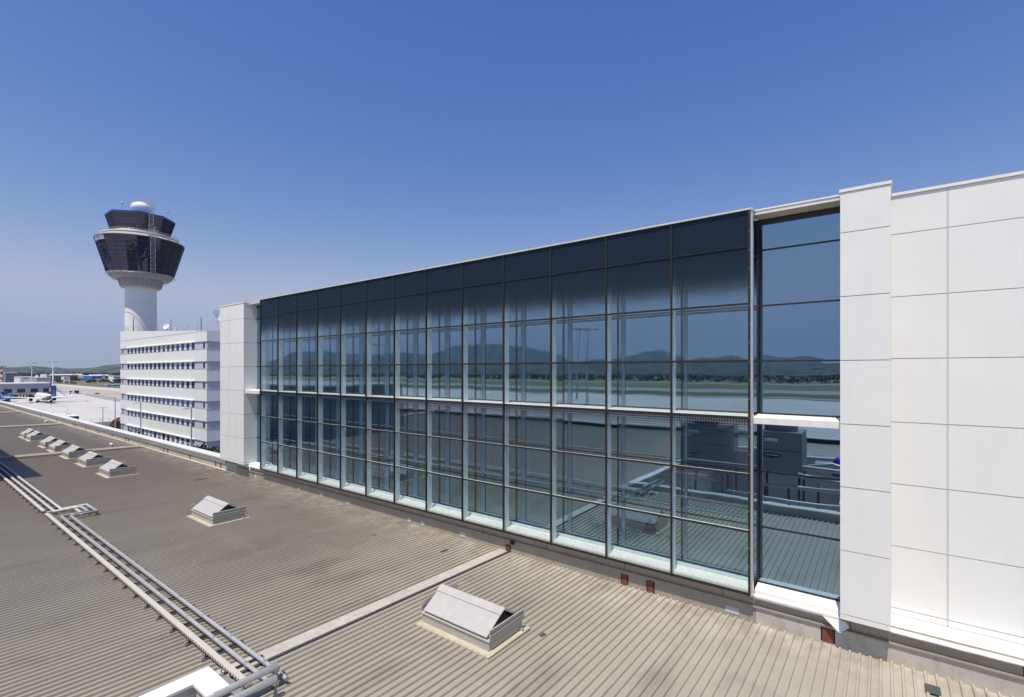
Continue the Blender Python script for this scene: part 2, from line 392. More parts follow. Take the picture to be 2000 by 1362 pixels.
struct(mk, 'apron_markings', 'paint_y')
mk = MB()
for k, x in enumerate((-47, -21, 5, 31)):
    mk.add([(x, -60, G+.05), (x+.35, -60, G+.05), (x+16.35, -170, G+.05), (x+16, -170, G+.05)], [(0, 1, 2, 3)])
mk.add([(-330, 44, G+.05), (-330, 44.5, G+.05), (-250, 70.5, G+.05), (-250, 70, G+.05)], [(0, 1, 2, 3)])
struct(mk, 'lane_lines', 'paint_w')
mk = MB()
pp = [(-440, 58), (-350, 58), (-320, 56.5), (-295, 53), (-270, 47), (-240, 38)]
for a, b in zip(pp, pp[1:]): mk.add([(a[0], a[1]-.25, G+.055), (b[0], b[1]-.25, G+.055), (b[0], b[1]+.25, G+.055), (a[0], a[1]+.25, G+.055)], [(0, 1, 2, 3)])
struct(mk, 'guide_line', 'paint_y')

# hills and mountains: one terrain ring whose ridge heights were read off the photograph
prof_s = [(400,712),(519,704),(578,686),(637,685),(663,686),(710,692),(754,689),(779,685),(815,689),(832,691),(865,684),(882,673),(913,670),(972,670.6),
  (1019,677),(1061,685),(1089,695),(1122,705),(1214,699),(1233,694),(1257,685),(1288,684),(1322,694),(1344,704),(1368,697),(1396,699),(1430,694),(1461,704),
  (1488,688),(1528,694.6),(1565,693),(1605,699),(1613,709),(1642,716),(1900,716)]
prof_n = [(-400,718),(0,718),(40,717),(62,714.5),(85,716),(110,718.5),(150,719.5),(180,718.5),(205,713.5),(240,710.5),(300,709),(420,712)]
def interp(tab, x):
    if x <= tab[0][0]: return tab[0][1]
    for (a, va), (b, vb) in zip(tab, tab[1:]):
        if x <= b: t = (x-a)/(b-a); t = t*t*(3-2*t); return va+(vb-va)*t
    return tab[-1][1]
def ridge(ax, ay):
    """tangent of the skyline's elevation towards (ax, ay), for near hills and far mountains"""
    near = .004+.004*noise.noise((ax*3, ay*3, 4)); far = .012+.012*noise.noise((ax*4, ay*4, 1))
    for sy, tab, which in ((1, prof_n, 0), (-1, prof_s, 1)):
        y = ay*sy; F = -.6072*ax+.7946*y; r = .7946*ax+.6072*y
        if F > .05:
            px = 1000+947.5*r/F
            if tab[0][0] <= px <= tab[-1][0]:
                t = (724-interp(tab, px))/947.5*F
                if which == 0: near = t; far = t*.7
                else: far = t; near = .013+.004*noise.noise((ax*9, ay*9, 9))
    return near, far
mb = MB(); NA = 720; radii = [1050, 1640, 1800, 2000, 2400, 2800, 3200, 3600, 4200, 4900, 5600, 6200, 6800, 7300, 7900, 8500]
for ir, rr in enumerate(radii):
    for k in range(NA):
        a = 2*math.pi*k/NA; ax, ay = math.cos(a), math.sin(a); nr, fr = ridge(ax, ay)
        zn = nr*3400; zf = fr*6900
        s1 = max(0, min(1, (rr-1650)/1900)); s1 = s1*s1*(3-2*s1)
        z = G-1+(zn-G+1)*s1 if rr <= 3600 else zn*max(0, 1-(rr-3600)/1500)+G*min(1, (rr-3600)/1500)*.3
        if rr > 3600:
            s2 = max(0, min(1, (rr-4000)/2900)); s2 = s2*s2
            z = max(z, G+(zf-G)*s2) if rr <= 6900 else G+(zf-G)*max(0, 1-(rr-6900)/2400)
        bump = noise.fractal((ax*rr/260, ay*rr/260, 0), 1, 2, 4)*(.0016*rr if 1900 < rr < 7000 else 0)
        if rr in (3200, 3600, 6800, 7300): bump *= .5
        if ir == 0: z = G-1
        mb.v.append((ax*rr, ay*rr, z+bump*1.0))
for ir in range(len(radii)-1):
    for k in range(NA):
        mb.f.append((ir*NA+k, ir*NA+(k+1) % NA, (ir+1)*NA+(k+1) % NA, (ir+1)*NA+k)); mb.sm.append(True)
struct(mb, 'hills', 'hill')

# far woods on the flat, one uncountable mass of small crowns
def leafball(mb, c, rx, rz, n, s):
    for _ in range(n):
        while True:
            p = Vector((random.uniform(-1, 1), random.uniform(-1, 1), random.uniform(-1, 1)))
            if p.length < 1: break
        p = Vector((c[0]+p.x*rx, c[1]+p.y*rx, c[2]+p.z*rz))
        a = Vector((random.gauss(0, 1), random.gauss(0, 1), random.gauss(0, 1))).normalized(); b = a.orthogonal().normalized(); d = a.cross(b)
        q = s*random.uniform(.6, 1.3)
        mb.add([p+b*q, p+d*q*.8, p-b*q, p-d*q*.8], [(0, 1, 2, 3)])
def farwood(name, cells, label):
    mb = MB()
    for (x, y, h) in cells:
        leafball(mb, (x, y, G+h*.42), h*1.0, h*.42, 12, h*.42)
    o = mb.build(name, 'leafdark'); tag(o, label, 'woods', None, 'stuff')
cells = []
for i in range(1500):
    a = R(random.uniform(150, 181)); rr = random.uniform(1620, 2300)
    cells.append((rr*math.cos(a), rr*math.sin(a), random.uniform(7, 13)))
farwood('woodland', cells, 'distant dark green woodland at the foot of the low hills behind the far shops')
cells = []
for i in range(4200):
    cells.append((random.uniform(-2900, 500), -random.uniform(750, 1900), random.uniform(2.5, 6.5)))
farwood('tree_belt', cells, 'long dark belt of trees along the far side of the airfield mirrored in the glass')

# ------------------------------------------------------------------ low hall with the ribbed metal roof
hall = thing('terminal_hall', 'long low terminal hall whose beige ribbed metal roof fills the foreground', 'building', (-58, -2, G))
XL, XR, YS, YW = -132.0, 14.0, -17.2, 12.5
PX0, PX1, PY0, PY1 = -9.45, 9.0, -10.6, 3.30       # open plant well in the roof
P = .172
def ribs(mb, x0, x1, y0, y1):
    i0 = math.ceil(x0/P); x = i0*P; prof = [(x0, 0)]
    while x+P < x1:
        prof += [(x, 0), (x+.112, 0), (x+.121, .045), (x+.160, .045), (x+.171, 0)]; x += P
    prof.append((x1, 0)); n = len(prof)
    ys = [y0+(y1-y0)*t/3 for t in range(4)]
    vs = [(a, y, zr(y)+h) for y in ys for a, h in prof]
    fs = [(j*n+i, j*n+i+1, (j+1)*n+i+1, (j+1)*n+i) for j in range(3) for i in range(n-1)]
    mb.add(vs, fs)
rb = MB()
for a, b in ((XL, -95.3), (-94.9, -70.5), (-70.1, -45.1), (-44.7, -10.07)): ribs(rb, a, b, YS, YW+.02)
ribs(rb, -9.69, XR, 3.70, YW+.02); ribs(rb, -9.69, XR, YS, -11.0)
ribs(rb, -10.07, -9.69, -17.19, -17.1)
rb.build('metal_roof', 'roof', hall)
w = MB(); w.box(XL, XR, YS-.4, YS-.02, G, -5.0); w.box(XL, XR, YW+.06, YW+.36, G, -5.35); w.box(XL-.4, XL-.02, YS-.4, YW+.36, G, -5.2); w.box(XR+.02, XR+.4, YS-.4, YW+.36, G, -5.2)
w.box(XL, XR, YS, YW+.05, G, -9.6)
w.build('wall', 'pavegrey', hall)
f = MB(); f.box(-10.07, -9.70, -16.9, YW-.02, -6.2, 0)        # flat flashing strip beside the dark slot
for i, v in enumerate(f.v): f.v[i] = (v[0], v[1], zr(v[1])+(.045 if v[2] == 0 else -.1))
f.build('seam_flashing', 'basewall2', hall)
s_ = MB(); s_.add([(-9.695, 3.7, zr(3.7)+.004), (-9.64, 3.7, zr(3.7)+.004), (-9.64, 12.48, zr(12.48)+.004), (-9.695, 12.48, zr(12.48)+.004)], [(0, 1, 2, 3)])
s_.build('seam_slot', 'black', hall)
for x in (-45.1, -70.5, -95.3):
    f = MB(); f.prism([(x-.05, -.1), (x-.05, .16), (x+.08, .25), (x+.32, .25), (x+.45, .16), (x+.45, -.1)], 'y', YS+.2, YW-.35)
    f.v = [(a, y, zr(y)+z) for a, y, z in f.v]
    f.build('seam_cap', 'basewall', hall)
# north edge of the roof: pale curb with a white metal coping (left of the glazed building)
c_ = MB(); c_.box(XL, -29.25, YW, YW+.05, zr(12.5)-.05, -5.36); c_.build('curb_face', 'basewall2', hall)
c_ = MB(); c_.prism([(12.41, zr(12.38)+.045), (12.49, zr(12.5)+.09), (12.495, zr(12.5)+.04)], 'x', XL, -29.27); c_.build('sealant_fillet', 'caulk', hall)
c_ = MB(); x = XL
while x < -31:
    x2 = min(x+3.6, -30.68); c_.box(x, x2-.012, 12.44, 12.49, -5.50, -5.215); x = x2
c_.build('upper_flashing', 'galv', hall)
c_ = MB(); x = XL
while x < -31:
    x2 = min(x+7.2, -30.68)
    c_.prism([(12.42, -5.26), (12.405, -5.17), (12.42, -5.155), (12.92, -5.15), (12.95, -5.18), (12.95, -5.4), (12.93, -5.4), (12.93, -5.2), (12.46, -5.21)], 'x', x, x2-.008); x = x2
c_.build('coping', 'whitemet', hall)
def wallpatch(name, x0, x1, z0, z1, m, y=12.49, t=.006):
    return MB().box(x0, x1, y-t, y, z0, z1).build(name, m, hall)
for px in (79, 110.5, 143, 147.5, 168, 190, 194.5, 219, 245.5, 251, 320, 327.5, 371, 421, 431):
    d = ray(px, 724); x = d.x/d.y*12.49
    wallpatch('rusty_bracket', x-.05-.0008*abs(x), x+.05+.0008*abs(x), -5.86, -5.50, 'rust')
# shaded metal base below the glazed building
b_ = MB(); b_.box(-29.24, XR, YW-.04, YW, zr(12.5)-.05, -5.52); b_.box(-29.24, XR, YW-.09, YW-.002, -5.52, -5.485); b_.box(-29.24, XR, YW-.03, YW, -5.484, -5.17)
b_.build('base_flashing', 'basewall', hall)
MB().box(-2.35, XR, YW-.046, YW-.0405, zr(12.5)-.04, -5.525).build('painted_sun_strip', 'basewall2', hall)  # paler strip: sunlight on the base put into its colour
for x in [-28.6+2.55*i for i in range(16)]: MB().box(x, x+.014, YW-.034, YW-.0305, -5.48, -5.2).build('flashing_joint', 'frame', hall)
for px, m, z0, z1, hw in ((993, 'rust', -5.88, -5.66, .075), (1220, 'rust', -5.87, -5.60, .08), (1270.5, 'rust', -5.87, -5.58, .08), (1617, 'rust', -5.86, -5.56, .10), (1003, 'black', -5.60, -5.46, .08)):
    d = ray(px, 724); x = d.x/d.y*12.46
    if m == 'rust':
        wallpatch('rusty_stub', x-hw, x+hw, z0, z1, 'rust', 12.456, .012)
        wallpatch('slot_edge', x-hw-.03, x-hw-.002, z0, z1, 'black', 12.458, .008); wallpatch('slot_edge', x+hw+.002, x+hw+.03, z0, z1, 'black', 12.458, .008)
    else: wallpatch('dark_opening', x-hw, x+hw, z0, z1, 'black', 12.405, .012)
for px, hw in ((461, .12), (499, .14), (584, .12), (628, .13), (680, .12), (800, .10), (826, .10), (905, .15), (1430, .16)):
    d = ray(px, 724); x = d.x/d.y*12.46
    wallpatch('repair_patch', x-hw, x+hw, -5.83, -5.66, 'patch', 12.456, .005)
# south parapet and the sides of the plant well
p_ = MB(); p_.box(XL, XR, YS-.02, YS+.10, zr(YS)-.1, -5.02); p_.build('south_parapet', 'darkmetal', hall)
p_ = MB(); p_.box(XL, XR, YS-.12, YS+.16, -5.018, -4.96); p_.build('south_coping', 'whitemet', hall)
zc = -5.42
p_ = MB(); p_.box(-9.74, -9.50, -10.95, 3.62, -9.5, zc-.03); p_.box(-9.50, PX1, 3.36, 3.62, -9.5, zc-.03); p_.box(-9.50, PX1+.3, -10.95, -10.65, -9.5, zc-.03); p_.box(PX1, PX1+.3, -10.65, 3.62, -9.5, zc-.03)
p_.build('well_wall', 'beige', hall)
p_ = MB(); p_.box(-9.5, PX1, -10.64, 3.35, -9.58, -9.5); p_.build('well_floor', 'pavegrey', hall)
def coping(poly):
    return MB().prism(poly, 'z', zc-.03, zc+.015)
cp = coping([(-9.80, 3.68), (-9.80, -11.0), (-9.44, -11.0), (-9.44, 3.30)]); cp.build('well_coping', 'whitemet', hall)
cp = coping([(-9.796, 3.68), (-9.436, 3.304), (-8.80, 3.304), (-8.80, 3.68)]); cp.build('well_coping', 'whitemet', hall)
cp = coping([(-8.32, 3.68), (-8.32, 3.30), (PX1+.3, 3.30), (PX1+.3, 3.68)]); cp.build('well_coping', 'whitemet', hall)
cp = coping([(-9.43, -10.62), (-9.43, -11.0), (PX1+.3, -11.0), (PX1+.3, -10.62)]); cp.build('well_coping', 'whitemet', hall)
MB().prism([(3.69, zr(3.7)+.06), (3.64, zc-.06), (3.63, zc-.08), (3.63, zr(3.7)-.1), (3.98, zr(3.98)+.038), (3.98, zr(3.98)+.046)], 'x', -9.9, -8.3).build('well_flashing', 'galv', hall)
wi = MB(); pts_ = []
for t in range(15):
    a = t/14; q = roofpt(438+150*a, 966+38*a**1.3+6*math.sin(a*5)); pts_.append((q.x, q.y, q.z+.055))
wi.tube(pts_, .009, 5); solo(wi, 'lightning_wire', 'galv', 'thin curved wire lying on the ribbed roof right of the second skylight', 'wire')
wi = MB(); pts_ = []
for t in range(15):
    a = t/14; q = roofpt(468+122*a, 950+44*a+4*math.sin(a*6)); pts_.append((q.x, q.y, q.z+.055))
wi.tube(pts_, .009, 5); solo(wi, 'lightning_wire', 'galv', 'second thin curved wire on the roof, nearer the base of the glass front', 'wire')
# small loose scraps lying on the roof
for i, (px, py, L, W, lab) in enumerate(((375, 929.5, 1.0, .05, 'longer dark strip lying on the metal roof left of the white pier foot'), (392, 938, .6, .05, 'shorter dark strip lying on the metal roof in front of the white pier'),
        (868, 1078, .28, .09, 'small green scrap on the ribbed roof below the middle of the glass front'), (730, 1048, .12, .06, 'tiny dark scrap on the ribbed roof left of the green scrap'),
        (1061, 1244, .13, .1, 'small square green scrap right of the nearest skylight'), (1822, 1352, .30, .22, 'green scrap lying by the bottom right corner of the picture'))):
    p = roofpt(px, py); solo(MB().box(p.x-W/2, p.x+W/2, p.y-L/2, p.y+L/2, p.z+.04, p.z+.052), 'debris', M['darkmetal'] if i in (0, 1, 3) else mat('green_scrap', (.06, .075, .068), .6), lab, 'debris')

# ------------------------------------------------------------------ glazed building
gb = thing('glass_fronted_building', 'long glass fronted building with double skin facade between tall white clad piers', 'building', (-14, 13, G))
D, DI, DP, DR, TOP = 12.245, 12.84, 12.13, 13.10, 3.742
BW, X0 = 1.8115, -26.0
XS = [X0+BW*i for i in range(14)]
ZL = [-5.165, -3.73, -2.41, -1.09, .225, 1.545, 2.87, TOP-.03]
# outer panes
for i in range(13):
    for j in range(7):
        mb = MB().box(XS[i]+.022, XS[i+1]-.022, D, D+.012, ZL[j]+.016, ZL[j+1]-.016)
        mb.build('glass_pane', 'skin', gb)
for i, x in enumerate(XS):
    hw = .022
    m_ = MB().box(x-hw, x+hw, D-.03, D+.03, ZL[0]-.05, TOP-.04).build('mullion', 'frame', gb)
    if i < 13:
        MB().box(x+.012, x+.030, D+.031, D+.25, ZL[0]+.02, TOP-.30).build('fin', 'fin', m_)
    if i == 13:
        MB().box(x+.027, x+.075, D-.01, D+.10, ZL[0]-.05, TOP-.02).build('edge_trim', 'alu', m_)
        bt = MB(); z = ZL[0]+.2
        while z < TOP-.1: bt.lathe((x, D-.032), [(.010, z), (.010, z+.016)], 8); z += .43
        bt.build('bolts', 'alu', m_)
for j, z in enumerate(ZL):
    t = .012 if j == 6 else .024
    mt = MB()
    for i in range(13): mt.box(XS[i]+.027, XS[i+1]-.027, D-.022, D-.002, z-t-(.02 if j == 0 else 0), z+t)
    tr = mt.build('transom', 'frame', gb)
    if j not in (6, 7, 0):
        mt = MB()
        for i in range(13): mt.box(XS[i]+.031, XS[i+1]-.0, D+.014, D+.085, z-.016, z+.018)
        mt.build('transom_bar', 'sill', tr)
MB().prism([(D-.05, TOP-.03), (D-.055, TOP+.005), (DI+.3, TOP+.03), (DI+.3, TOP-.04)], 'x', X0-.03, XS[13]+.08).build('top_capping', 'whitemet', gb)
# inner glazing
XA, XB = -27.68, -.70
ix = [XA]+[X0-BW+.07+BW*i for i in range(0, 15) if XA < X0-BW+.07+BW*i < XB]+[XB]
for za, zb_ in ((-5.06, -3.73), (-3.73, -2.41), (-2.41, -1.26), (-1.03, .225), (.225, 1.545), (1.545, 2.87), (2.87, 3.47)):
    for a, b in zip(ix, ix[1:]):
        q = [random.uniform(-.0022, .0022) for _ in range(3)]     # each pane sits a hair out of true
        if b-a < .3: q = [0, 0, 0]
        MB().add([(a, DI+q[0], za), (b, DI+q[1], za), (b, DI+q[1]+q[2], zb_), (a, DI+q[0]+q[2], zb_)], [(0, 1, 2, 3)]).build('inner_pane', 'inner', gb)
fr = MB()
for x in [X0-BW+.07+BW*i for i in range(0, 15)]:
    fr.box(x-.022, x+.022, DI-.025, DI-.002, -5.06, -1.25); fr.box(x-.022, x+.022, DI-.025, DI-.002, -1.03, 3.47)
for z in (-3.73, -2.41, .225, 1.545, 2.87):
    fr.box(XA, XB, DI-.020, DI-.003, z-.018, z+.018)
fr.box(XA, XB, DI-.04, DI-.0015, 3.47, 3.60); fr.box(XA, XB, DI-.05, DI-.0012, -5.10, -5.05); fr.box(XA, XB, DI-.04, DI-.0011, -1.05, -1.0)
fr.build('inner_frame', 'frame', gb)
# ledges and sills inside the cavity
MB().prism([(12.27, -1.235), (12.27, -1.07), (12.29, -1.055), (DI-.052, -1.035), (DI-.052, -1.235)], 'x', XA, XS[13]-.03).build('mid_ledge', 'sill', gb)
MB().prism([(12.29, -1.225), (12.29, -1.08), (12.31, -1.06), (DI-.052, -1.035), (DI-.052, -1.225)], 'x', XS[13]+.08, XB-.01).build('mid_ledge', 'sill', gb)
MB().prism([(12.20, -1.235), (12.20, -1.07), (12.22, -1.055), (DI-.052, -1.03), (DI-.052, -1.24)], 'x', -27.66, X0-.04).build('mid_ledge', 'sill', gb)
MB().prism([(D+.014, -5.19), (D+.014, -5.165), (12.36, -5.15), (12.37, -5.11), (DI-.052, -5.06), (DI-.052, -5.19)], 'x', X0, XS[13]-.03).build('bottom_sill', 'sill', gb)
MB().box(X0, XS[13]-.03, 12.30, 12.36, -5.149, -5.135).build('sill_grille', 'patch', gb)
MB().box(X0, XS[13]-.03, DI-.12, DI-.055, -5.058, -4.99).build('sill_kerb', 'fin', gb)
for a, b in ((XS[13]+.08, XB-.01), (-29.0, X0-.04)):
    MB().prism([(12.375, -5.27), (12.345, -5.255), (12.345, -5.215), (12.375, -5.20), (12.42, -5.20), (12.43, -5.12), (12.47, -5.085), (DI-.052, -5.06), (DI-.052, -5.3), (12.375, -5.3)], 'x', a, b).build('open_bay_sill', 'sill', gb)
# canopy over the open bays
for a, b in ((XS[13]+.085, XB-.01), (-27.66, X0-.04)):
    MB().prism([(12.42, 3.625), (12.42, 3.745), (DI+.3, 3.765), (DI+.3, 3.60), (DI-.001, 3.605)], 'x', a, b).build('canopy', 'whitemet', gb)
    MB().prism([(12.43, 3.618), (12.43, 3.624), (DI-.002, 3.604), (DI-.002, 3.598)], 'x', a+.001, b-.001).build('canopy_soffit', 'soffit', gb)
    MB().box(a, b, 12.405, 12.419, 3.700, 3.712).build('canopy_drip', 'patch', gb)
MB().prism([(12.43, 3.60), (DI, 3.60), (DI, 3.55), (12.43, 3.55)], 'x', X0, XS[13]).build('cavity_soffit', 'darkmetal', gb)

def cladding(name, front_axis, x0, x1, y, zs, xs, mb=None):
    """flat panels with real open joints: a backing just behind separate trays facing -y"""
    mb = mb or MB(); g = .007
    for a, b in zip(xs, xs[1:]):
        for c, d in zip(zs, zs[1:]):
            v = .011 if name == 'w' else g
            mb.box(a+(v if a > x0+.001 else 0), b-(v if b < x1-.001 else 0), y, y+.03, c+g, d-g)
    return mb
PZ = [-5.155, -5.039, -3.72, -2.405, -1.105, .21, 1.53, 2.85, TOP-.06]
# right pier
pr = MB(); cladding('p', 'y', -.70, .128, DP, PZ, [-.70, .128], pr)
pr.box(.098, .128, DP+.031, DR+.02, PZ[0]+.01, TOP-.06); pr.box(-.70, -.67, DP+.031, DI+.2, PZ[0]+.01, TOP-.06)
pier = pr.build('cladding_pier', 'panel', gb)
MB().box(-.66, .09, DP+.034, DI+.3, PZ[0]+.02, TOP-.07).build('pier_backing', 'joint', pier)
MB().box(-.72, .148, DP-.02, DR+.05, TOP-.058, TOP+.005).build('pier_capping', 'whitemet', pier)
# left pier
pl = MB(); cladding('p', 'y', -30.66, -27.67, DP, PZ, [-30.66, -29.41, -27.67], pl)
g = .009
for c, d in zip(PZ, PZ[1:]): pl.box(-27.70, -27.67, DP+.032, DI+.01, c+g, d-g); pl.box(-30.66, -30.63, DP+.032, DI+.01, c+g, d-g)
pier = pl.build('cladding_pier', 'panel', gb)
MB().box(-30.62, -27.705, DP+.034, DI+.3, PZ[0]+.02, TOP-.07).build('pier_backing', 'joint', pier)
MB().box(-30.68, -27.65, DP-.02, DI+.3, TOP-.058, TOP+.005).build('pier_capping', 'whitemet', pier)
# blank clad wall on the right
rw = MB(); WZ = [-5.165, -5.03, -3.715, -2.40, -1.09, .253, 1.56, 2.885, TOP-.05]; WX = [.14, 1.04]+[1.04+1.81*i for i in range(1, 8)]
cladding('w', 'y', WX[0], WX[-1], DR, WZ, WX, rw); wl = rw.build('clad_wall', 'panel', gb)
MB().box(.13, WX[-1], DR+.018, DR+.25, -5.3, TOP-.06).build('wall_backing', 'joint', wl)
MB().box(.15, WX[-1]+.03, DR-.03, DR+.4, TOP-.048, TOP+.012).build('wall_capping', 'whitemet', wl)
jt = MB()
for x in WX[1:-1]: jt.box(x-.006, x+.006, DR-.004, DR+.017, -5.15, TOP-.05)
jt.build('joint_strip', 'whitemet', wl)
MB().lathe((1.75, DR+.1), [(.015, TOP+.012), (.015, TOP+.10)], 8).build('lightning_pin', 'galv', wl)
# draped roofing membrane below the blank wall
mm = MB(); nx = 60; sec = [(13.12, -5.17), (12.95, -5.175), (12.75, -5.19), (12.55, -5.20), (12.42, -5.205), (12.36, -5.215), (12.345, -5.235), (12.355, -5.262), (12.40, -5.27), (12.47, -5.27)]
for i in range(nx+1):
    x = .13+13*i/nx
    for k, (y, z) in enumerate(sec):
        wv = .012*noise.noise((x*1.3, y*4, 3))+.006*noise.noise((x*4, y*9, 5))
        mm.v.append((x, y+(wv*.8 if k > 4 else 0), z+(wv if 0 < k else 0)))
n = len(sec)
for i in range(nx):
    for k in range(n-1): mm.f.append((i*n+k, (i+1)*n+k, (i+1)*n+k+1, i*n+k+1)); mm.sm.append(True)
mm.build('roofing_membrane', 'membrane', gb)
# loose flap of membrane hanging at the foot of the right pier
fl = MB(); fl.add([(-1.02, 12.33, -5.26), (-.62, 12.33, -5.27), (-.55, 12.30, -5.36), (-.70, 12.27, -5.50), (-.735, 12.27, -5.505), (-1.02, 12.335, -5.275),
                   (-1.02, 12.345, -5.26), (-.62, 12.345, -5.27), (-.55, 12.315, -5.36), (-.70, 12.285, -5.50), (-.735, 12.285, -5.505), (-1.02, 12.35, -5.275)],
                  [(0, 5, 4, 3, 2, 1), (6, 7, 8, 9, 10, 11)]+[(i, (i+1) % 6, 6+(i+1) % 6, 6+i) for i in range(6)])
fl.build('membrane_flap', 'membrane', gb)
fl = MB(); fl.tube([(-27.3, 12.3, -5.24), (-27.2, 12.22, -5.30), (-27.12, 12.2, -5.40)], .022, 8, .008); fl.build('membrane_flap', 'membrane', gb)
# the body behind and below
bd = MB(); bd.box(-30.6, 14, 13.2, 34, G, TOP-.08); bd.box(-30.55, XR, 12.88, 13.19, G, -5.31); bd.build('rear_body', 'hqwhite', gb)

# ------------------------------------------------------------------ roof skylights (smoke vents)
def skylight(x1, y0, label):
    """x1, y0: the corner nearest the camera"""
    Lx, Ly = 2.0, 1.16; x0 = x1-Lx; y1 = y0+Ly; zb = zr(y0+.58)
    t = thing('skylight', label, 'skylight', (x0+Lx/2, y0+Ly/2, zb), 'ridge skylights standing in a row on the metal roof')
    MB().box(x0-.06, x1+.13, y0-.17, y1+.14, zb-.03, zb+.059).build('flashing_plate', 'caulk', t)
    c = MB(); c.prism([(y0, zb+.060), (y0+.015, zb+.25), (y1-.015, zb+.25), (y1, zb+.060)], 'x', x0, x1); c.build('curb', 'curb', t)
    MB().box(x0-.02, x1+.02, y0-.015, y1+.015, zb+.251, zb+.283).build('curb_rail', 'tray', t)
    ym = (y0+y1)/2; th = .022; a = .35; r_ = .72
    for s in (-1, 1):
        ye = y0-.01 if s < 0 else y1+.01
        MB().add([(x0+.05, ye, zb+a), (x1-.05, ye, zb+a), (x1-.05, ym-s*-.0, zb+r_), (x0+.05, ym, zb+r_),
                  (x0+.05, ye, zb+a-th), (x1-.05, ye, zb+a-th), (x1-.05, ym, zb+r_-th*1.2), (x0+.05, ym, zb+r_-th*1.2)],
                 [(0, 1, 2, 3), (7, 6, 5, 4), (0, 4, 5, 1), (1, 5, 6, 2), (3, 7, 4, 0)]).build('flap', 'skyl', t)
        k = .16
        MB().add([(x0+.03, ym+s*k, zb+r_-k*.56+.012), (x1-.03, ym+s*k, zb+r_-k*.56+.012), (x1-.03, ym, zb+r_+.014), (x0+.03, ym, zb+r_+.014),
                  (x0+.03, ym+s*k, zb+r_-k*.56+.002), (x1-.03, ym+s*k, zb+r_-k*.56+.002), (x1-.03, ym, zb+r_+.003), (x0+.03, ym, zb+r_+.003)],
                 [(0, 1, 2, 3), (7, 6, 5, 4), (0, 4, 5, 1), (1, 5, 6, 2), (3, 7, 4, 0)]).build('ridge_cap', 'skyl', t)
    MB().box(x0+.12, x1-.12, y0+.06, y1-.06, zb+.284, zb+.35).build('inner_frame', 'curb', t)
    for xe, sg in ((x0, -1), (x1, 1)):
        p = MB(); p.prism([(xe+sg*.01, zb+.29), (xe+sg*.04, zb+.29), (xe+sg*.045, zb+.39), (xe+sg*.02, zb+.41), (xe+sg*.045, zb+.50), (xe+sg*.02, zb+.51), (xe+sg*.0, zb+.41)], 'y', y0-.0, y1+.02)
        p.build('end_board', 'curb', t)
        q = MB(); q.prism([(y0+.25, zb+.36), (ym, zb+r_-.05), (y1-.25, zb+.36)], 'x', xe-sg*.16, xe-sg*.14); q.build('gable', 'darkmetal', t)
    br = MB(); br.box(x1+.001, x1+.10, y1-.12, y1-.07, zb+.05, zb+.12); br.build('bracket', 'galv', t)
    return t
SK = skylight(-6.42, 7.62, 'largest and nearest ridge skylight on the roof, right of the long seam')
for x1, lab in ((-19.92, 'second nearest ridge skylight, standing alone right of the pipe loop'), (-33.2, 'ridge skylight nearest the camera in the left row of seven'),
                (-38.0, 'second ridge skylight of the left row, just behind its nearest one'), (-42.4, 'third ridge skylight of the left row, on the raised roof seam'),
                (-46.5, 'fourth ridge skylight of the left row, the nearer of the pair beyond the seam'), (-49.7, 'fifth ridge skylight of the left row, partly hidden behind the fourth'),
                (-55.4, 'sixth ridge skylight of the left row, the nearer of its two farthest'), (-58.1, 'farthest ridge skylight, at the left end of the row')):
    copy_tree(SK, (x1-1.0, SK.location.y, SK.location.z), lab)

def rvent(px, py, h, r, lab):
    p = roofpt(px, py); t = thing('roof_vent', lab, 'roof vent', (p.x, p.y, p.z), 'small capped vents on the metal roof')
    MB().box(p.x-r*2, p.x+r*2, p.y-r*2, p.y+r*2, p.z, p.z+.045).build('flashing_plate', 'caulk', t)
    MB().lathe((p.x, p.y), [(r, p.z+.046), (r, p.z+h*.75)], 14).build('pipe', 'curb', t)
    MB().lathe((p.x, p.y), [(r*1.2, p.z+h*.7), (r*1.25, p.z+h*.88), (r*.7, p.z+h)], 14).build('cap', 'white', t)
rvent(218, 876.5, .42, .10, 'short capped vent pipe standing just beyond the skylights, near the white coping')
rvent(90, 827.5, .36, .13, 'low capped vent pipe farthest away on the roof')

# ------------------------------------------------------------------ pipework along the roof
def pz(y): return zr(y)
def collars(mb, a, b, r, step):
    a, b = Vector(a), Vector(b); d = (b-a); L = d.length; d.normalize(); t = step*.6
    while t < L-.2:
        mb.tube([a+d*(t-.045), a+d*(t+.045)], r, 10); t += step
zp = zr(4.3)+.155
def split_bands(mb, t):
    k = 20+2   # 20 ring verts + two 10-vert caps per band
    nv = 40; nf = len(mb.f)//(len(mb.v)//nv)
    for i in range(min(99, len(mb.v)//nv)):
        b = MB(); b.v = mb.v[i*nv:(i+1)*nv]; b.f = [tuple(q-i*nv for q in f) for f in mb.f[i*nf:(i+1)*nf]]; b.sm = mb.sm[i*nf:(i+1)*nf]
        b.build('joint_band', 'alu', t)
def piperun(y, xl, xr, lab, off):
    t = thing('pipe', lab, 'pipe', (xr, y, zr(y)), 'two insulated pipes running side by side along the roof')
    body = MB(); col = MB()
    path = [(-117, y, zp), (xl, y, zp), (xl, 5.30-off, zp+.02), (xr, 5.30-off, zp+.02), (xr, y, zp), (-8.60-off, y, zp)]
    path = [Vector(p) for p in path]
    body.tube(path, .038, 12)
    for a, b in zip(path, path[1:]): collars(col, a, b, .046, 1.45 if (b-a).length > 3 else .8)
    body.build('pipe_jacket', 'pipe', t); split_bands(col, t)
    return t
piperun(4.52, -26.32, -24.78, 'silver insulated roof pipe farther from the white corner coping, outer of the two', .0)
piperun(4.28, -26.10, -25.02, 'silver insulated roof pipe next to the perforated cable tray, inner of the two', .22)
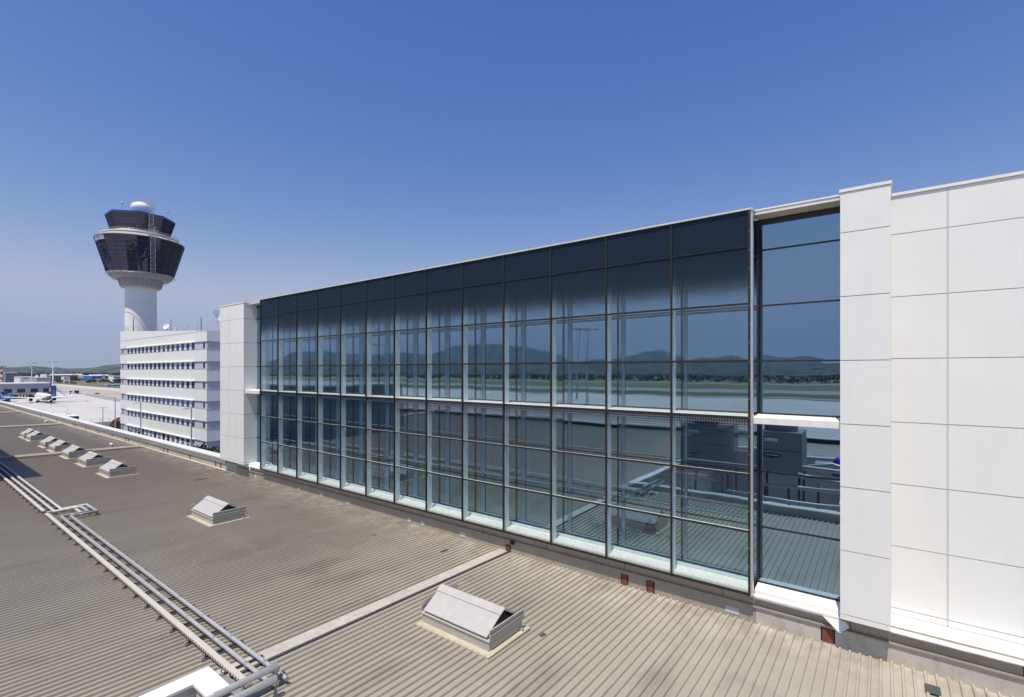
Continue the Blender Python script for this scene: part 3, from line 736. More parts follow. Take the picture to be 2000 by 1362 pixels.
for x, y, z, lab in ((-8.74, 4.40, zp+.24, 'silver pipe crossing over the tray into the plant well, farther of the two'), (-8.46, 4.24, zp+.20, 'silver pipe crossing over the tray into the plant well, nearer of the two')):
    t = thing('crossing_pipe', lab, 'pipe', (x, y, zr(y)), 'pipes dropping from the roof run into the plant well')
    MB().tube([(x, y, zp-.14), (x, y, z), (x-.0, 2.6, z), (x, 2.6, z-2.2)], .047, 12).build('pipe_jacket', 'pipe', t)
    c = MB(); collars(c, (x, y, z), (x, 2.6, z), .056, .62); c.tube([(x, y, z-.10), (x, y, z-.04)], .054, 10); split_bands(c, t)
# cable tray
def tray(x0, x1, y, lab):
    t = thing('cable_tray', lab, 'cable tray', ((x0+x1)/2, y, zr(y)), 'cable trays beside the roof pipes')
    z = zr(y)+.13
    MB().box(x0, x1, y-.055, y+.055, z, z+.05).build('cover', M['perftray'], t)
    return t
tray(-116, -26.5, 4.02, 'long far length of beige covered cable tray beside the two pipes')
tray(-26.0, -8.95, 4.02, 'near length of beige perforated cable tray ending by the crossing pipes')
t = thing('cable_tray', 'short cross length of dark edged tray under the pipe loop', 'cable tray', (-26.3, 4.6, zr(4.6)), 'cable trays beside the roof pipes')
MB().box(-26.45, -26.36, 4.1, 5.0, zr(4.5)+.10, zr(4.5)+.15).build('cover', 'tray', t)
MB().box(-26.36, -25.2, 4.86, 4.95, zr(4.5)+.10, zr(4.5)+.15).build('cover', 'tray', t)
sup = None; k = 0; x = -8.95
while x > -46:
    if not (-26.6 < x < -24.6):
        yz = zr(4.3)
        if sup is None:
            sup = thing('pipe_support', 'nearest steel cross support under the tray and pipes, by the white coping', 'pipe support', (x, 4.3, yz), 'steel cross supports under the roof pipes and tray')
            MB().box(x-.018, x+.018, 3.90, 4.66, yz+.066, yz+.096).build('rail', 'darkmetal', sup)
            MB().box(x-.03, x+.03, 3.875, 3.93, yz+.036, yz+.10).build('foot', 'galv', sup)
            MB().box(x-.03, x+.03, 4.60, 4.68, yz+.036, yz+.065).build('foot', 'galv', sup)
            MB().lathe((x, 3.90), [(.012, yz+.12), (.012, yz+.19)], 6).build('bolt', 'galv', sup)
        else:
            copy_tree(sup, (x, 4.3, yz), ('steel cross support number ' if False else 'steel cross support under the pipes between the white coping and the pipe loop') if x > -24.6 else 'steel cross support under the pipes beyond the pipe loop')
        k += 1
    x -= .86
sup['label'] = 'steel cross support under the pipes between the white coping and the pipe loop'

# ------------------------------------------------------------------ plant on and behind the roof (mirrored in the glass)
def corrug(mb, x0, x1, y, z0, z1, p=.3, d=.045, axis='y'):
    a = x0; prof = []
    while a < x1-.001:
        prof += [(a, 0), (a+p*.45, 0), (a+p*.5, d), (a+p*.95, d)]; a += p
    n = len(prof)
    if axis == 'y': vs = [(q[0], y+q[1], z) for z in (z0, z1) for q in prof]
    else: vs = [(y-q[1], q[0], z) for z in (z0, z1) for q in prof]
    mb.add(vs, [(i, i+1, n+i+1, n+i) for i in range(n-1)])
pr_ = thing('plant_room', 'blue grey corrugated plant room mirrored in the lower left glass', 'plant room', (-45, -.4, zr(0)))
mb = MB(); corrug(mb, -58, -36.0, 3.42, -5.8, -1.35, .5, .07); corrug(mb, -4.5, 3.5, -36.0, -5.8, -1.35, .5, .07, 'x'); corrug(mb, -58, -36, -4.52, -5.8, -1.35, .5, .07)
mb.build('wall', 'plant', pr_)
MB().box(-58.1, -35.85, -4.55, 3.60, -1.349, -1.22).build('roof', 'galv', pr_)
MB().box(-58, -36.1, -4.3, 3.40, -1.42, -1.351).build('ceiling', 'plant', pr_)
def unit(x0, x1, y0, y1, z0, z1, lab):
    t = thing('air_handling_unit', lab, 'air unit', ((x0+x1)/2, (y0+y1)/2, -9.5), 'air handling units in the plant well')
    c = MB().box(x0, x1, y0, y1, z0, z1).build('casing', 'hvac', t)
    MB().box(x0+.02, x1-.02, y1+.001, y1+.012, (z0+z1)/2+.1, (z0+z1)/2+.12).build('panel_joint', 'frame', c)
    MB().lathe(((x0+x1)/2-.1, (y0+y1)/2), [(.75, z1+.001), (.8, z1+.3), (.8, z1+.34), (.7, z1+.34)], 24).build('fan_cowl', 'hvac', t)
    MB().box(x0+.3, x0+.85, y1+.001, y1+.22, z1-.45, z1-.32).build('inlet_hood', 'whitemet', t)
    pl_ = MB(); pl_.prism([(x0+.2, z0+.75), (x0+.2, z0+.9), (x0+.95, z0+.9), (x0+.95, z0+.75), (x0+.575, z0+.66)], 'y', y1+.002, y1+.012); pl_.build('blue_badge', 'dblue', t)
    MB().box(x0+.27, x0+.88, y1+.0125, y1+.014, z0+.80, z0+.835).build('badge_lettering', 'white', t)
    for x in (x0+.1, x1-.1):
        for y in (y0+.1, y1-.1): MB().box(x-.05, x+.05, y-.05, y+.05, -9.49, z0-.001).build('leg', 'darkmetal', t)
unit(-8.75, -6.35, -3.4, -1.35, -5.25, -2.95, 'grey air unit mirrored in the last glazed bay of the main front')
unit(-4.95, -3.05, -3.4, -1.35, -4.95, -3.0, 'grey air unit with a blue badge mirrored in the open right bay')
def ppipe(pts, r, lab): solo(MB().tube(pts, r, 10), 'plant_pipe', 'pipe', lab, 'pipe', None, 'silver pipes inside the plant well')
ppipe([(-6.0, .6, -5.9), (-1.4, .6, -5.9), (-1.4, -.2, -5.4)], .07, 'straight silver plant pipe nearest the glass, mirrored in the open right bay')
ppipe([(-5.6, 1.5, -6.3), (-1.6, 1.5, -6.3)], .06, 'lower silver plant pipe mirrored in the open right bay')
ppipe([(-3.2, -.9, -4.9), (-2.7, -.6, -5.0), (-1.0, -.6, -5.1), (.4, -.9, -5.2)], .14, 'thick bent silver plant pipe beside the badge air unit')
ppipe([(-3.1, -2.0, -4.7), (.5, -2.0, -4.8)], .11, 'silver plant pipe behind the bent one')
ppipe([(-4.8, -.95, -5.55), (-1.3, -.95, -5.55), (-1.3, -1.6, -5.55)], .075, 'silver plant pipe just in front of the badge air unit')
ppipe([(-2.95, -1.25, -5.0), (-2.3, -1.25, -5.0), (-2.3, -1.25, -5.9)], .09, 'short elbow of silver pipe right of the badge air unit')
ppipe([(-2.9, -2.6, -4.75), (-1.9, -2.6, -4.55), (-1.2, -2.6, -4.75)], .12, 'arched silver duct pipe mirrored near the blue tarpaulin')
ppipe([(-4.9, .1, -6.2), (-1.5, .1, -6.2)], .05, 'low thin silver pipe across the plant well')
for x, lab in ((-4.35, 'left'), (-3.35, 'middle'), (-2.2, 'right')):
    solo(MB().box(x-.05, x+.05, .28, .38, -9.5, -5.35), 'rusty_post', 'rust', '%s rusty post of the three standing in the plant well mirrored in the open bay' % lab, 'post')
solo(MB().box(-3.2, -2.8, .2, 1.9, -6.9, -6.82), 'walkway_grating', 'tray', 'pale step plate lying low in the plant well, mirrored in the open right bay', 'walkway')
solo(MB().box(-2.6, -1.2, .9, 1.5, -7.2, -7.1), 'walkway_grating', 'galv', 'grey plate low in the plant well under the silver pipes', 'walkway')
t = solo(MB().box(-2.9, 1.2, -6.6, -5.6, -5.9, -5.0), 'duct', 'galv', 'long grey duct beyond the plant pipes, mirrored in the open right bay', 'duct')
solo(MB().box(-8.2, -6.6, .4, .8, -5.05, -4.98), 'walkway_grating', 'tray', 'pale step plate above the plant well, mirrored in the last main bay', 'walkway')
solo(MB().box(-9.0, -6.2, 1.6, 1.66, -5.3, -5.22), 'guard_rail', 'galv', 'grey guard rail in the plant well, mirrored in the last main bay', 'rail')
mb = MB()
for i in range(18):
    a = i*1.1; mb.v.append((-1.9+.5*math.cos(a)*(.6+.4*random.random()), -1.6+.5*math.sin(a)*(.6+.4*random.random()), -4.9+.06*i))
mb = MB(); mb.lathe((-1.62, -3.0), [(.34, -5.1), (.30, -4.7), (.28, -4.4), (.18, -4.25), (.04, -4.2)], 9)
solo(mb, 'covered_pump', 'tarp', 'blue tarpaulin covered equipment mirrored at the right edge of the open bay', 'covered equipment')

# ------------------------------------------------------------------ office block
QX0, QX1, QY, QB = -147.7, -96.6, 36.0, 58.0
hq = thing('office_block', 'white office block with rows of narrow blue windows before the control tower', 'building', (-122, 47, G))
tops = [5.30-3.62*k for k in range(6)]; hh = 1.42
cr = MB(); cr.box(QX0+.12, QX1-.12, QY+.12, QB-.12, G, 7.0); cr.build('recessed_wall', 'hqgrey', hq)
bw = MB()
def band(z0, z1): bw.box(QX0, QX1, QY, QB, z0, z1)
for k in range(6):
    hi = 7.15 if k == 0 else tops[k-1]-hh
    if k > 0: band(tops[k], hi)
bw.prism([(QX0, tops[0]), (QX1, tops[0]), (QX1, 7.2), (QX0, 9.55)], 'y', QY, QY+.3)
bw.prism([(QY+.301, tops[0]), (QY+.301, 7.2), (QB, 7.2), (QB, tops[0])], 'x', QX1-.3, QX1)
bw.prism([(QY+.301, tops[0]), (QY+.301, 9.55), (QB, 9.55), (QB, tops[0])], 'x', QX0, QX0+.3)
bw.box(QX0+.301, QX1-.301, QY+.301, QB, tops[0]+.1, 6.6)
bw.build('white_band', 'hqwhite', hq)
ln = MB(); ln.box(QX0+.2, QX1, QY-.02, QY-.004, 7.12, 7.18)
for k in range(6):
    z = tops[k]
    ln.box(QX0, QX0+6.3, QY-.02, QY+.115, z-.08, z-.002); ln.box(-102.2, QX1+.02, QY-.02, QY+.115, z-.08, z-.002); ln.box(QX1-.11, QX1+.03, QY+.116, QB, z-.08, z-.002)
    if k < 5: ln.box(QX0-.02, QX1+.03, QY-.03, QB, z-hh+.002, z-hh+.05)
ln.build('band_edge', 'line', hq)
vj = MB()
for i in range(1, 22): vj.box(QX0+i*2.32, QX0+i*2.32+.03, QY-.003, QY-.001, -12.7, 7.1)
for k in range(1, 4): vj.box(QX1+.001, QX1+.003, QY+k*3, QY+k*3+.04, G, 7.1)
vj.build('panel_joint', 'hqgrey', hq)
wx = [-141.5+38.6*i/15 for i in range(16)]
for k in range(6):
    z1 = tops[k]-.06; z0 = tops[k]-hh+.06 if k < 5 else -15.6
    sw = MB(); sw.box(-142.6, -102.15, QY-.30, QY-.025, tops[k]-.05, tops[k]+.03); sw.box(-142.6, -102.15, QY-.28, QY-.10, tops[k]-.11, tops[k]-.051)
    for i in range(9): sw.box(-142.4+i*5, -142.3+i*5, QY-.29, QY-.025, tops[k]+.031, tops[k]+.10)
    sw.build('sun_shade', 'hqwhite', hq)
    wl_ = MB(); wl_.box(-142.6, -102.15, QY+.05, QY+.119, z0-.4, z1+.15); wl_.build('window_wall', 'hqwhite', hq)
    for i, x in enumerate(wx):
        w_ = MB().box(x-.62, x+.62, QY+.02, QY+.048, z0, z1).build('window', 'black' if (k, i) == (0, 6) else 'hqglass', hq)
        MB().box(x-.03, x+.03, QY+.005, QY+.019, z0, z1).build('frame', 'blue' , w_)
        bl = random.random()
        if bl > .55 and (k, i) != (0, 6): MB().box(x-.60, x+.60, QY+.0195, QY+.0198, z1-(z1-z0)*(bl-.5)*1.1, z1).build('blind', 'pavegrey', w_)
    for x in (QX0+1.6, QX1-1.5):
        MB().box(x-.35, x+.35, QY+.08, QY+.119, z0+.15, z1-.2).build('small_window', 'hqglass', hq)
rl = MB()
for k in range(5): rl.box(-142.5, -102.3, QY-.10, QY-.07, tops[k]-1.15, tops[k]-1.10)
rl.build('guard_rail', 'line', hq)
# rooftop equipment of the office block
def mast(px, py_top, y, lab, r=.06, zb=6.62, name='antenna'):
    d = ray(px, py_top); F = y/d.y; p = d*F
    t = solo(MB().tube([(p.x, y, zb), (p.x, y, p.z)], r, 8, r*.6), name, 'darkmetal', lab, 'antenna', (p.x, y, zb)); return p
mast(393, 619, 44, 'tall plain mast on the office roof near its right end', .11)
p = mast(260.5, 620, 41, 'mast with two small heads on the office roof before the tower shaft', .13)
for px, pt, y, lab in ((270.5, 638, 40, 'short thin aerial on the office roof just right of the two headed mast'), (279, 635, 40, 'short thin aerial before the middle of the tower shaft'),
        (282, 638, 42, 'shortest thin aerial before the tower shaft'), (288.5, 634, 41, 'thin aerial before the lit right half of the tower shaft'), (296.5, 630, 41, 'thin aerial with a small cross bar before the tower shaft'),
        (308.5, 629, 41, 'thin aerial at the right edge of the tower shaft'), (365.5, 634, 41, 'faint thin aerial on the office roof between dish and tall mast'), (386, 634, 42, 'faint thin aerial just left of the tall mast')):
    mast(px, pt, y, lab, .035)
def dish(px, py, y, dia, rot, tilt, lab, zb):
    d = ray(px, py); p = d*(y/d.y)
    t = thing('satellite_dish', lab, 'satellite dish', (p.x, p.y, zb), 'satellite dishes on the office roof')
    b = MB(); n = 20; prof = [(dia/2*q, dia*.22*q*q) for q in (0, .25, .5, .75, 1)]
    for (rr, h) in prof:
        for k in range(n):
            v = Vector((rr*math.cos(2*math.pi*k/n), rr*math.sin(2*math.pi*k/n), h))
            v.rotate(__import__('mathutils').Euler((R(tilt), 0, R(rot)))); b.v.append(tuple(p+v))
    m_ = len(b.v)
    b.v += [tuple(Vector(v)+Vector((0, 0, -.04))) for v in b.v]
    for q in range(len(prof)-1):
        for k in range(n):
            f4 = (q*n+k, q*n+(k+1) % n, (q+1)*n+(k+1) % n, (q+1)*n+k); b.f.append(f4); b.sm.append(True); b.f.append(tuple(m_+i for i in reversed(f4))); b.sm.append(True)
    b.build('reflector', 'white', t)
    MB().tube([(p.x, p.y, zb), tuple(p)], .09, 8).build('post', 'galv', t)
    fh = Vector((0, 0, dia*.45)); fh.rotate(__import__('mathutils').Euler((R(tilt), 0, R(rot)))); 
    MB().tube([tuple(p), tuple(p+fh)], .03, 6).build('feed_arm', 'galv', t)
dish(326.5, 639, 42, 1.5, 30, 62, 'white drum like dish on the office roof, left of the small mast', 6.62)
dish(345, 642, 42, 1.0, -60, 70, 'small dark sided dish beside the drum like one, facing away', 6.62)
mast(334, 624, 42, 'slim mast between the two small dishes on the office roof', .08)
ph = thing('plant_penthouse', 'small white plant room on the office roof beside the white pier', 'plant room', (-100, 50, 6.62))
p0 = at(410, 660, 96); pz1 = 7.2+1.15
MB().box(-108.5, -98.5, 46.5, 54, 6.62, 9.9).build('wall', 'hqwhite', ph)
MB().box(-108.7, -98.3, 46.3, 54.2, 9.901, 10.1).build('roof', 'whitemet', ph)
MB().box(-98.49, -98.42, 47.5, 50.5, 8.0, 9.2).build('louvre', 'line', ph)
dish(425, 622, 47.5, 3.6, 120, 55, 'large pale dish on the penthouse, half hidden by the white pier', 10.1)
solo(MB().box(-146.4, -144, 36.6, 36.65, 10.4, 10.45).box(-146.4, -146.35, 36.6, 36.65, 6.62, 10.44).box(-144.05, -144, 36.6, 36.65, 6.62, 10.44).box(-145.2, -145.15, 36.6, 36.65, 6.62, 10.44).box(-146.4, -144, 36.6, 36.65, 10.0, 10.05), 'access_rail', 'galv', 'short access railing on the left corner of the office roof', 'rail')

# ------------------------------------------------------------------ control tower
tc_ = ray(275.5, 724)*150; TX, TY = tc_.x, tc_.y
tw = thing('control_tower', 'tall round airport control tower with two flared dark glass cabs edged in blue', 'control tower', (TX, TY, G))
MB().lathe((TX, TY), [(4.3, G), (4.0, 0), (3.96, 25.5)], 64).build('shaft', 'concsh', tw)
j = MB()
for z in (5.5, 13.3, 20.4): j.lathe((TX, TY), [(3.985, z), (3.99, z+.03), (3.985, z+.07)], 64, cap=False)
j.build('shaft_joint', 'hqgrey', tw)
MB().lathe((TX, TY), [(4.1, 25.5), (5.0, 25.35), (5.05, 25.5), (5.62, 27.7)], 48, False).build('lower_collar', 'collar', tw)
MB().lathe((TX, TY), [(5.6, 27.71), (7.05, 27.78), (7.2, 27.95), (8.0, 29.1), (8.35, 29.2), (8.35, 29.38)], 48, False).build('upper_collar', 'collar', tw)
vb = MB()
for k in range(30):
    a = 2*math.pi*k/30; c, s = math.cos(a), math.sin(a)
    vb.tube([(TX+5.06*c, TY+5.06*s, 25.5), (TX+5.68*c, TY+5.66*s, 27.65)], .06, 4); vb.tube([(TX+7.25*c, TY+7.25*s, 27.98), (TX+8.05*c, TY+8.05*s, 29.1)], .05, 4)
for q in range(1, 8): vb.lathe((TX, TY), [(5.07+.57*q/8, 25.5+2.2*q/8), (5.11+.57*q/8, 25.56+2.2*q/8)], 48, False, False)
for q in range(1, 4): vb.lathe((TX, TY), [(7.23+.8*q/4, 27.95+1.15*q/4), (7.27+.8*q/4, 28.01+1.15*q/4)], 48, False, False)
vb.build('collar_louvre', 'line', tw)
rr_ = MB().lathe((TX, TY), [(8.7, 28.9), (8.76, 28.96), (8.82, 28.9), (8.76, 28.84), (8.7, 28.9)], 40, True, False)
for k in range(20): a = 2*math.pi*k/20; rr_.tube([(TX+8.0*math.cos(a), TY+8.0*math.sin(a), 29.1), (TX+8.76*math.cos(a), TY+8.76*math.sin(a), 28.9)], .04, 4)
rr_.build('ring_rail', 'galv', tw)
def cab(n, r0, z0, r1, z1, rows, sub, rot, nm, fw, off=0, spand=()):
    for k in range(n):
        a0 = rot+2*math.pi*k/n; a1 = rot+2*math.pi*(k+1)/n
        def pt(u, v, out=0.):
            r = r0+(r1-r0)*v+out; z = z0+(z1-z0)*v
            return Vector((TX+r*(math.cos(a0)*(1-u)+math.cos(a1)*u), TY+r*(math.sin(a0)*(1-u)+math.sin(a1)*u), z))
        g_ = MB().add([pt(0, 0), pt(1, 0), pt(1, 1), pt(0, 1)], [(0, 1, 2, 3)]).build(nm, 'towergl', tw)
        b = MB()
        b.tube([pt(0, 0, .03), pt(0, 1, .03)], fw*1.2, 4)
        for i in range(1, sub): b.tube([pt(i/sub, 0, .02), pt(i/sub, 1, .02)], fw*.7, 4)
        for v in rows: b.tube([pt(0, v, .02), pt(1, v, .02)], fw*.7, 4)
        b.tube([pt(0, 0, .03), pt(1, 0, .03)], fw, 4); b.tube([pt(0, 1, .04), pt(1, 1, .04)], fw*1.5, 4)
        b.build('window_frame', 'blue', g_)
        if k in spand:
            s = MB().add([pt(.02, .86, .015), pt(.98, .86, .015), pt(.98, .99, .015), pt(.02, .99, .015)], [(0, 1, 2, 3)]); s.build('blind', 'hqgrey', g_)
va = math.atan2(-TY, -TX)                         # direction from the tower to the camera
cab(24, 8.35, 29.4, 11.15, 39.3, (.12, .2, .4, .5, .61, .72, .86), 1, va-R(5.2)-R(60), 'lower_cab_window', .06, spand=(23, 0))
cab(8, 7.27, 41.85, 8.68, 46.6, (.42, .58, .8), 2, va-R(6.6), 'upper_cab_window', .06)
MB().lathe((TX, TY), [(8.3, 29.39), (8.36, 29.38)], 24, False, True).build('cab_floor', 'collar', tw)
MB().lathe((TX, TY), [(11.2, 39.35), (11.2, 39.5), (9.4, 40.5), (9.3, 40.5)], 48, False).build('shingle_roof', 'tile', tw)
MB().lathe((TX, TY), [(9.2, 40.5), (9.75, 40.75), (9.75, 40.95), (7.3, 41.2), (7.3, 41.84)], 48, False).build('gallery', 'whitemet', tw)
rg = MB()
for z in (41.25, 41.6): rg.lathe((TX, TY), [(9.55, z), (9.6, z+.05), (9.65, z), (9.6, z-.05), (9.55, z)], 40, True, False)
for k in range(32): a = 2*math.pi*k/32; rg.tube([(TX+9.6*math.cos(a), TY+9.6*math.sin(a), 40.95), (TX+9.6*math.cos(a), TY+9.6*math.sin(a), 41.6)], .03, 4)
rg.build('gallery_rail', 'galv', tw)
rot8 = va-R(6.6)
rf = MB(); n8 = 8
for r_, z in ((8.75, 46.62), (8.8, 47.0), (8.2, 47.05)):
    rf.v += [(TX+r_*math.cos(rot8+2*math.pi*k/8), TY+r_*math.sin(rot8+2*math.pi*k/8), z) for k in range(8)]
for q in range(2):
    for k in range(8): rf.f.append((q*8+k, q*8+(k+1) % 8, q*8+8+(k+1) % 8, q*8+8+k)); rf.sm.append(False)
rf.f += [tuple(range(16, 24)), tuple(reversed(range(8)))]; rf.sm += [False, False]
rf.build('cab_roof', 'blue', tw)
d_ = MB(); prof = [(0.7, 48.7), (1.7, 48.85), (2.45, 49.5), (2.62, 50.2), (2.45, 50.9), (1.9, 51.5), (1.0, 51.9), (.02, 52.0)]
d_.lathe((TX, TY), prof, 28); d_.build('radome', 'white', tw)
MB().lathe((TX, TY), [(1.2, 47.06), (1.2, 48.72)], 20).build('radome_stand', 'whitemet', tw)
an = MB()
for k in range(8):
    a = rot8+R(18)+2*math.pi*k/8; x, y = TX+7.9*math.cos(a), TY+7.9*math.sin(a)
    an.tube([(x, y, 47.05), (x, y, 48.6+.5*(k % 3))], .06, 5)
    if k % 2: an.lathe((x, y), [(.05, 48.3+.5*(k % 3)), (.28, 48.5+.5*(k % 3)), (.28, 48.8+.5*(k % 3)), (.05, 49.0+.5*(k % 3))], 8)
rgp = [(TX+8.1*math.cos(rot8+2*math.pi*k/8), TY+8.1*math.sin(rot8+2*math.pi*k/8)) for k in range(8)]
for k in range(8):
    a, b = rgp[k], rgp[(k+1) % 8]; an.tube([(*a, 47.5), (*b, 47.5)], .035, 4); an.tube([(*a, 47.05), (*a, 47.5)], .035, 4)
an.build('roof_antenna', 'galv', tw)
def lattice(px, r0, z0, r1, z1, w):
    """square lattice mast leaning out with the cab glass, on the camera side"""
    d = ray(px, 724); d.z = 0; dn = d.normalized(); rel = Vector((TX, TY, 0)); side = rel-dn*rel.dot(dn)
    lat = -side  # from tower axis to the sight line
    ux = Vector((-dn.y, dn.x, 0)).normalized(); s = lat.dot(ux)
    def base(r): q = math.sqrt(max(.1, r*r-s*s)); return Vector((TX, TY, 0))+ux*s-dn*q
    m_ = MB(); A = base(r0+.9); B = base(r1+.9); A.z = z0; B.z = z1; H = w/2
    cs = [ux*H+dn*H, ux*H-dn*H, -ux*H-dn*H, -ux*H+dn*H]
    for c in cs: m_.tube([A+c, B+c], .07, 5)
    n = max(3, int((z1-z0)/1.0))
    for i in range(n):
        P0 = A.lerp(B, i/n); P1 = A.lerp(B, (i+1)/n)
        for q in range(4):
            a, b = cs[q], cs[(q+1) % 4]
            m_.tube([P0+a, P1+b] if i % 2 else [P0+b, P1+a], .045, 4); m_.tube([P1+a, P1+b], .045, 4)
    for r__, z in ((r0, z0+.4), (r1, z1-.8)):
        b_ = A.lerp(B, (z-z0)/(z1-z0)); m_.tube([b_, b_+dn*1.2], .06, 4)
    T = B.copy()                           # basket at the head with lamp arm
    cb = [c*2.1 for c in cs]
    for hz in (0, .55, 1.1):
        for q in range(4): m_.tube([T+cb[q]+Vector((0, 0, hz)), T+cb[(q+1) % 4]+Vector((0, 0, hz))], .05, 4)
    for c in cb: m_.tube([T+c, T+c+Vector((0, 0, 1.2))], .05, 4)
    for q in (0, 2): m_.tube([T+cb[q], T-cb[q]*-1], .04, 4)
    m_.tube([T+Vector((0, 0, 0)), T+ux*-.6+Vector((0, 0, 2.4))], .10, 6)
    m_.build('lattice_mast', 'galv', tw)
lattice(295.5, 7.4, 41.5, 8.7, 48.2, 1.05)
lattice(299, 8.6, 29.2, 11.1, 39.9, 1.1)

# ------------------------------------------------------------------ far left: terminal pier, aircraft, vehicles
XT = -434.
tp = thing('terminal_pier', 'grey two storey terminal pier with square blue windows behind the parked airliner', 'building', (XT-12, 45, G))
y0_, y1_ = 10., onX(101.5, XT)
def zt(py): return zX(50, py, XT)
zf0, zf1 = zt(759.3), zt(748.3)
MB().box(XT-26, XT-.5, y0_, y1_-.3, G, zf0-.01).build('wall', 'pavegrey', tp)
fb = MB(); a = y0_
while a < y1_-.1: fb.box(XT-26, XT+(.05 if int(a/1.5) % 2 else .0), a, min(a+1.5, y1_), zf0, zf1-.5); a += 1.5
fb.build('fascia', 'termgrey', tp)
MB().box(XT-26.3, XT+.3, y0_, y1_+.3, zf1-.499, zf1).build('roof_edge', 'whitemet', tp)
for k, (pa, pb) in enumerate(((7.5, 23.5), (34, 49.5), (60, 75), (84.5, 98.5))):
    w_ = MB().box(XT-.499, XT-.40, onX(pa, XT), onX(pb, XT), zt(767), zt(759.6)).build('window', 'bluegl', tp)
    m_ = MB()
    for q in (.25, .5, .75): yy = onX(pa, XT)*(1-q)+onX(pb, XT)*q; m_.box(XT-.399, XT-.37, yy-.05, yy+.05, zt(767), zt(759.6))
    m_.build('window_frame', 'blue', w_)
for pa, pb in ((27, 53), (56, 80)):
    MB().box(XT-.499, XT-.45, onX(pa, XT), onX(pb, XT), G+.2, zt(771)).build('bay_opening', 'black', tp)
for pa in (35.5, 41.5, 48):
    MB().box(XT-.449, XT-.40, onX(pa, XT), onX(pa+2.8, XT), zt(776.5), zt(772)).build('bay_panel', 'white', tp)
for pa, pb in ((33, 49), (59, 79)):
    MB().box(XT-.44, XT+.3, onX(pa, XT), onX(pb, XT), zt(771), zt(770.2)).build('bay_lintel', 'yellow', tp)
MB().box(XT-.49, XT-.2, onX(44, XT), onX(50, XT), zt(768.6), zt(767.2)).build('gate_sign', 'yellow', tp)
st = MB()
for k in range(3):
    st.box(XT-16+k*6, XT-14+k*6, y0_+6+k*12, y0_+9+k*12, zf1+.01, zf1+1.1)
st.build('roof_unit', 'hvac', tp)
# boarding bridges
jb = thing('boarding_bridge', 'bright blue boarding bridge with a grey panel at the left edge of the picture', 'boarding bridge', (-398, 47, G))
Xj = -395.
yj0, yj1 = onX(0, Xj)-9, onX(26.5, Xj)
zj = lambda py: zX(15, py, Xj)
MB().box(Xj-6, Xj, yj0, yj1, zj(779.5), zj(770.5)).build('cabin', 'blue2', jb)
MB().box(Xj+.001, Xj+.08, onX(8, Xj), onX(19.5, Xj), zj(779), zj(772.5)).build('side_panel', 'pavegrey', jb)
MB().box(Xj-8, Xj-1, yj0, onX(15, Xj), zj(770.4), zj(765.5)).build('tunnel', 'darkmetal', jb)
MB().box(Xj-4, Xj-1, onX(12, Xj), onX(21, Xj), zj(784.5), zj(779.6)).build('undercarriage', 'dblue', jb)
MB().lathe((Xj-2, onX(3, Xj)), [(1.3, G), (1.3, G+1.3)], 12).build('wheel', 'black', jb); MB().lathe((Xj-2, onX(9, Xj)), [(1.3, G), (1.3, G+1.3)], 12).build('wheel', 'black', jb)
jb2 = thing('boarding_bridge', 'dark blue boarding bridge tower with grey stairs at the right end of the terminal pier', 'boarding bridge', (-425, 68, G))
Xk = -424.; zk = lambda py: zX(108, py, Xk)
MB().box(Xk-5, Xk, onX(103.5, Xk), onX(110, Xk), zk(762), zk(753.5)).build('cabin', 'blue', jb2)
for px in (104, 109.5): MB().box(Xk-3, Xk-2.3, onX(px, Xk)-.5, onX(px, Xk)+.5, G, zk(762.05)).build('leg', 'blue', jb2)
MB().box(Xk-5, Xk+.5, onX(103, Xk)-1, onX(110.5, Xk), zk(753.4), zk(751.5)).build('roof', 'whitemet', jb2)
sr = MB()
for k in range(14):
    t_ = k/13; yy = onX(110.2, Xk)+t_*5; sr.box(Xk-2.2, Xk-.8, yy, yy+.45, G+.6+(1-t_)*5.2, G+.75+(1-t_)*5.2)
for s_x in (Xk-2.2, Xk-.8): sr.tube([(s_x, onX(110.2, Xk), G+6.8), (s_x, onX(110.2, Xk)+5.4, G+1.7)], .08, 5); sr.tube([(s_x, onX(110.2, Xk), G+5.8), (s_x, onX(110.2, Xk)+5.4, G+.6)], .12, 5)
sr.build('stairs', 'galv', jb2)

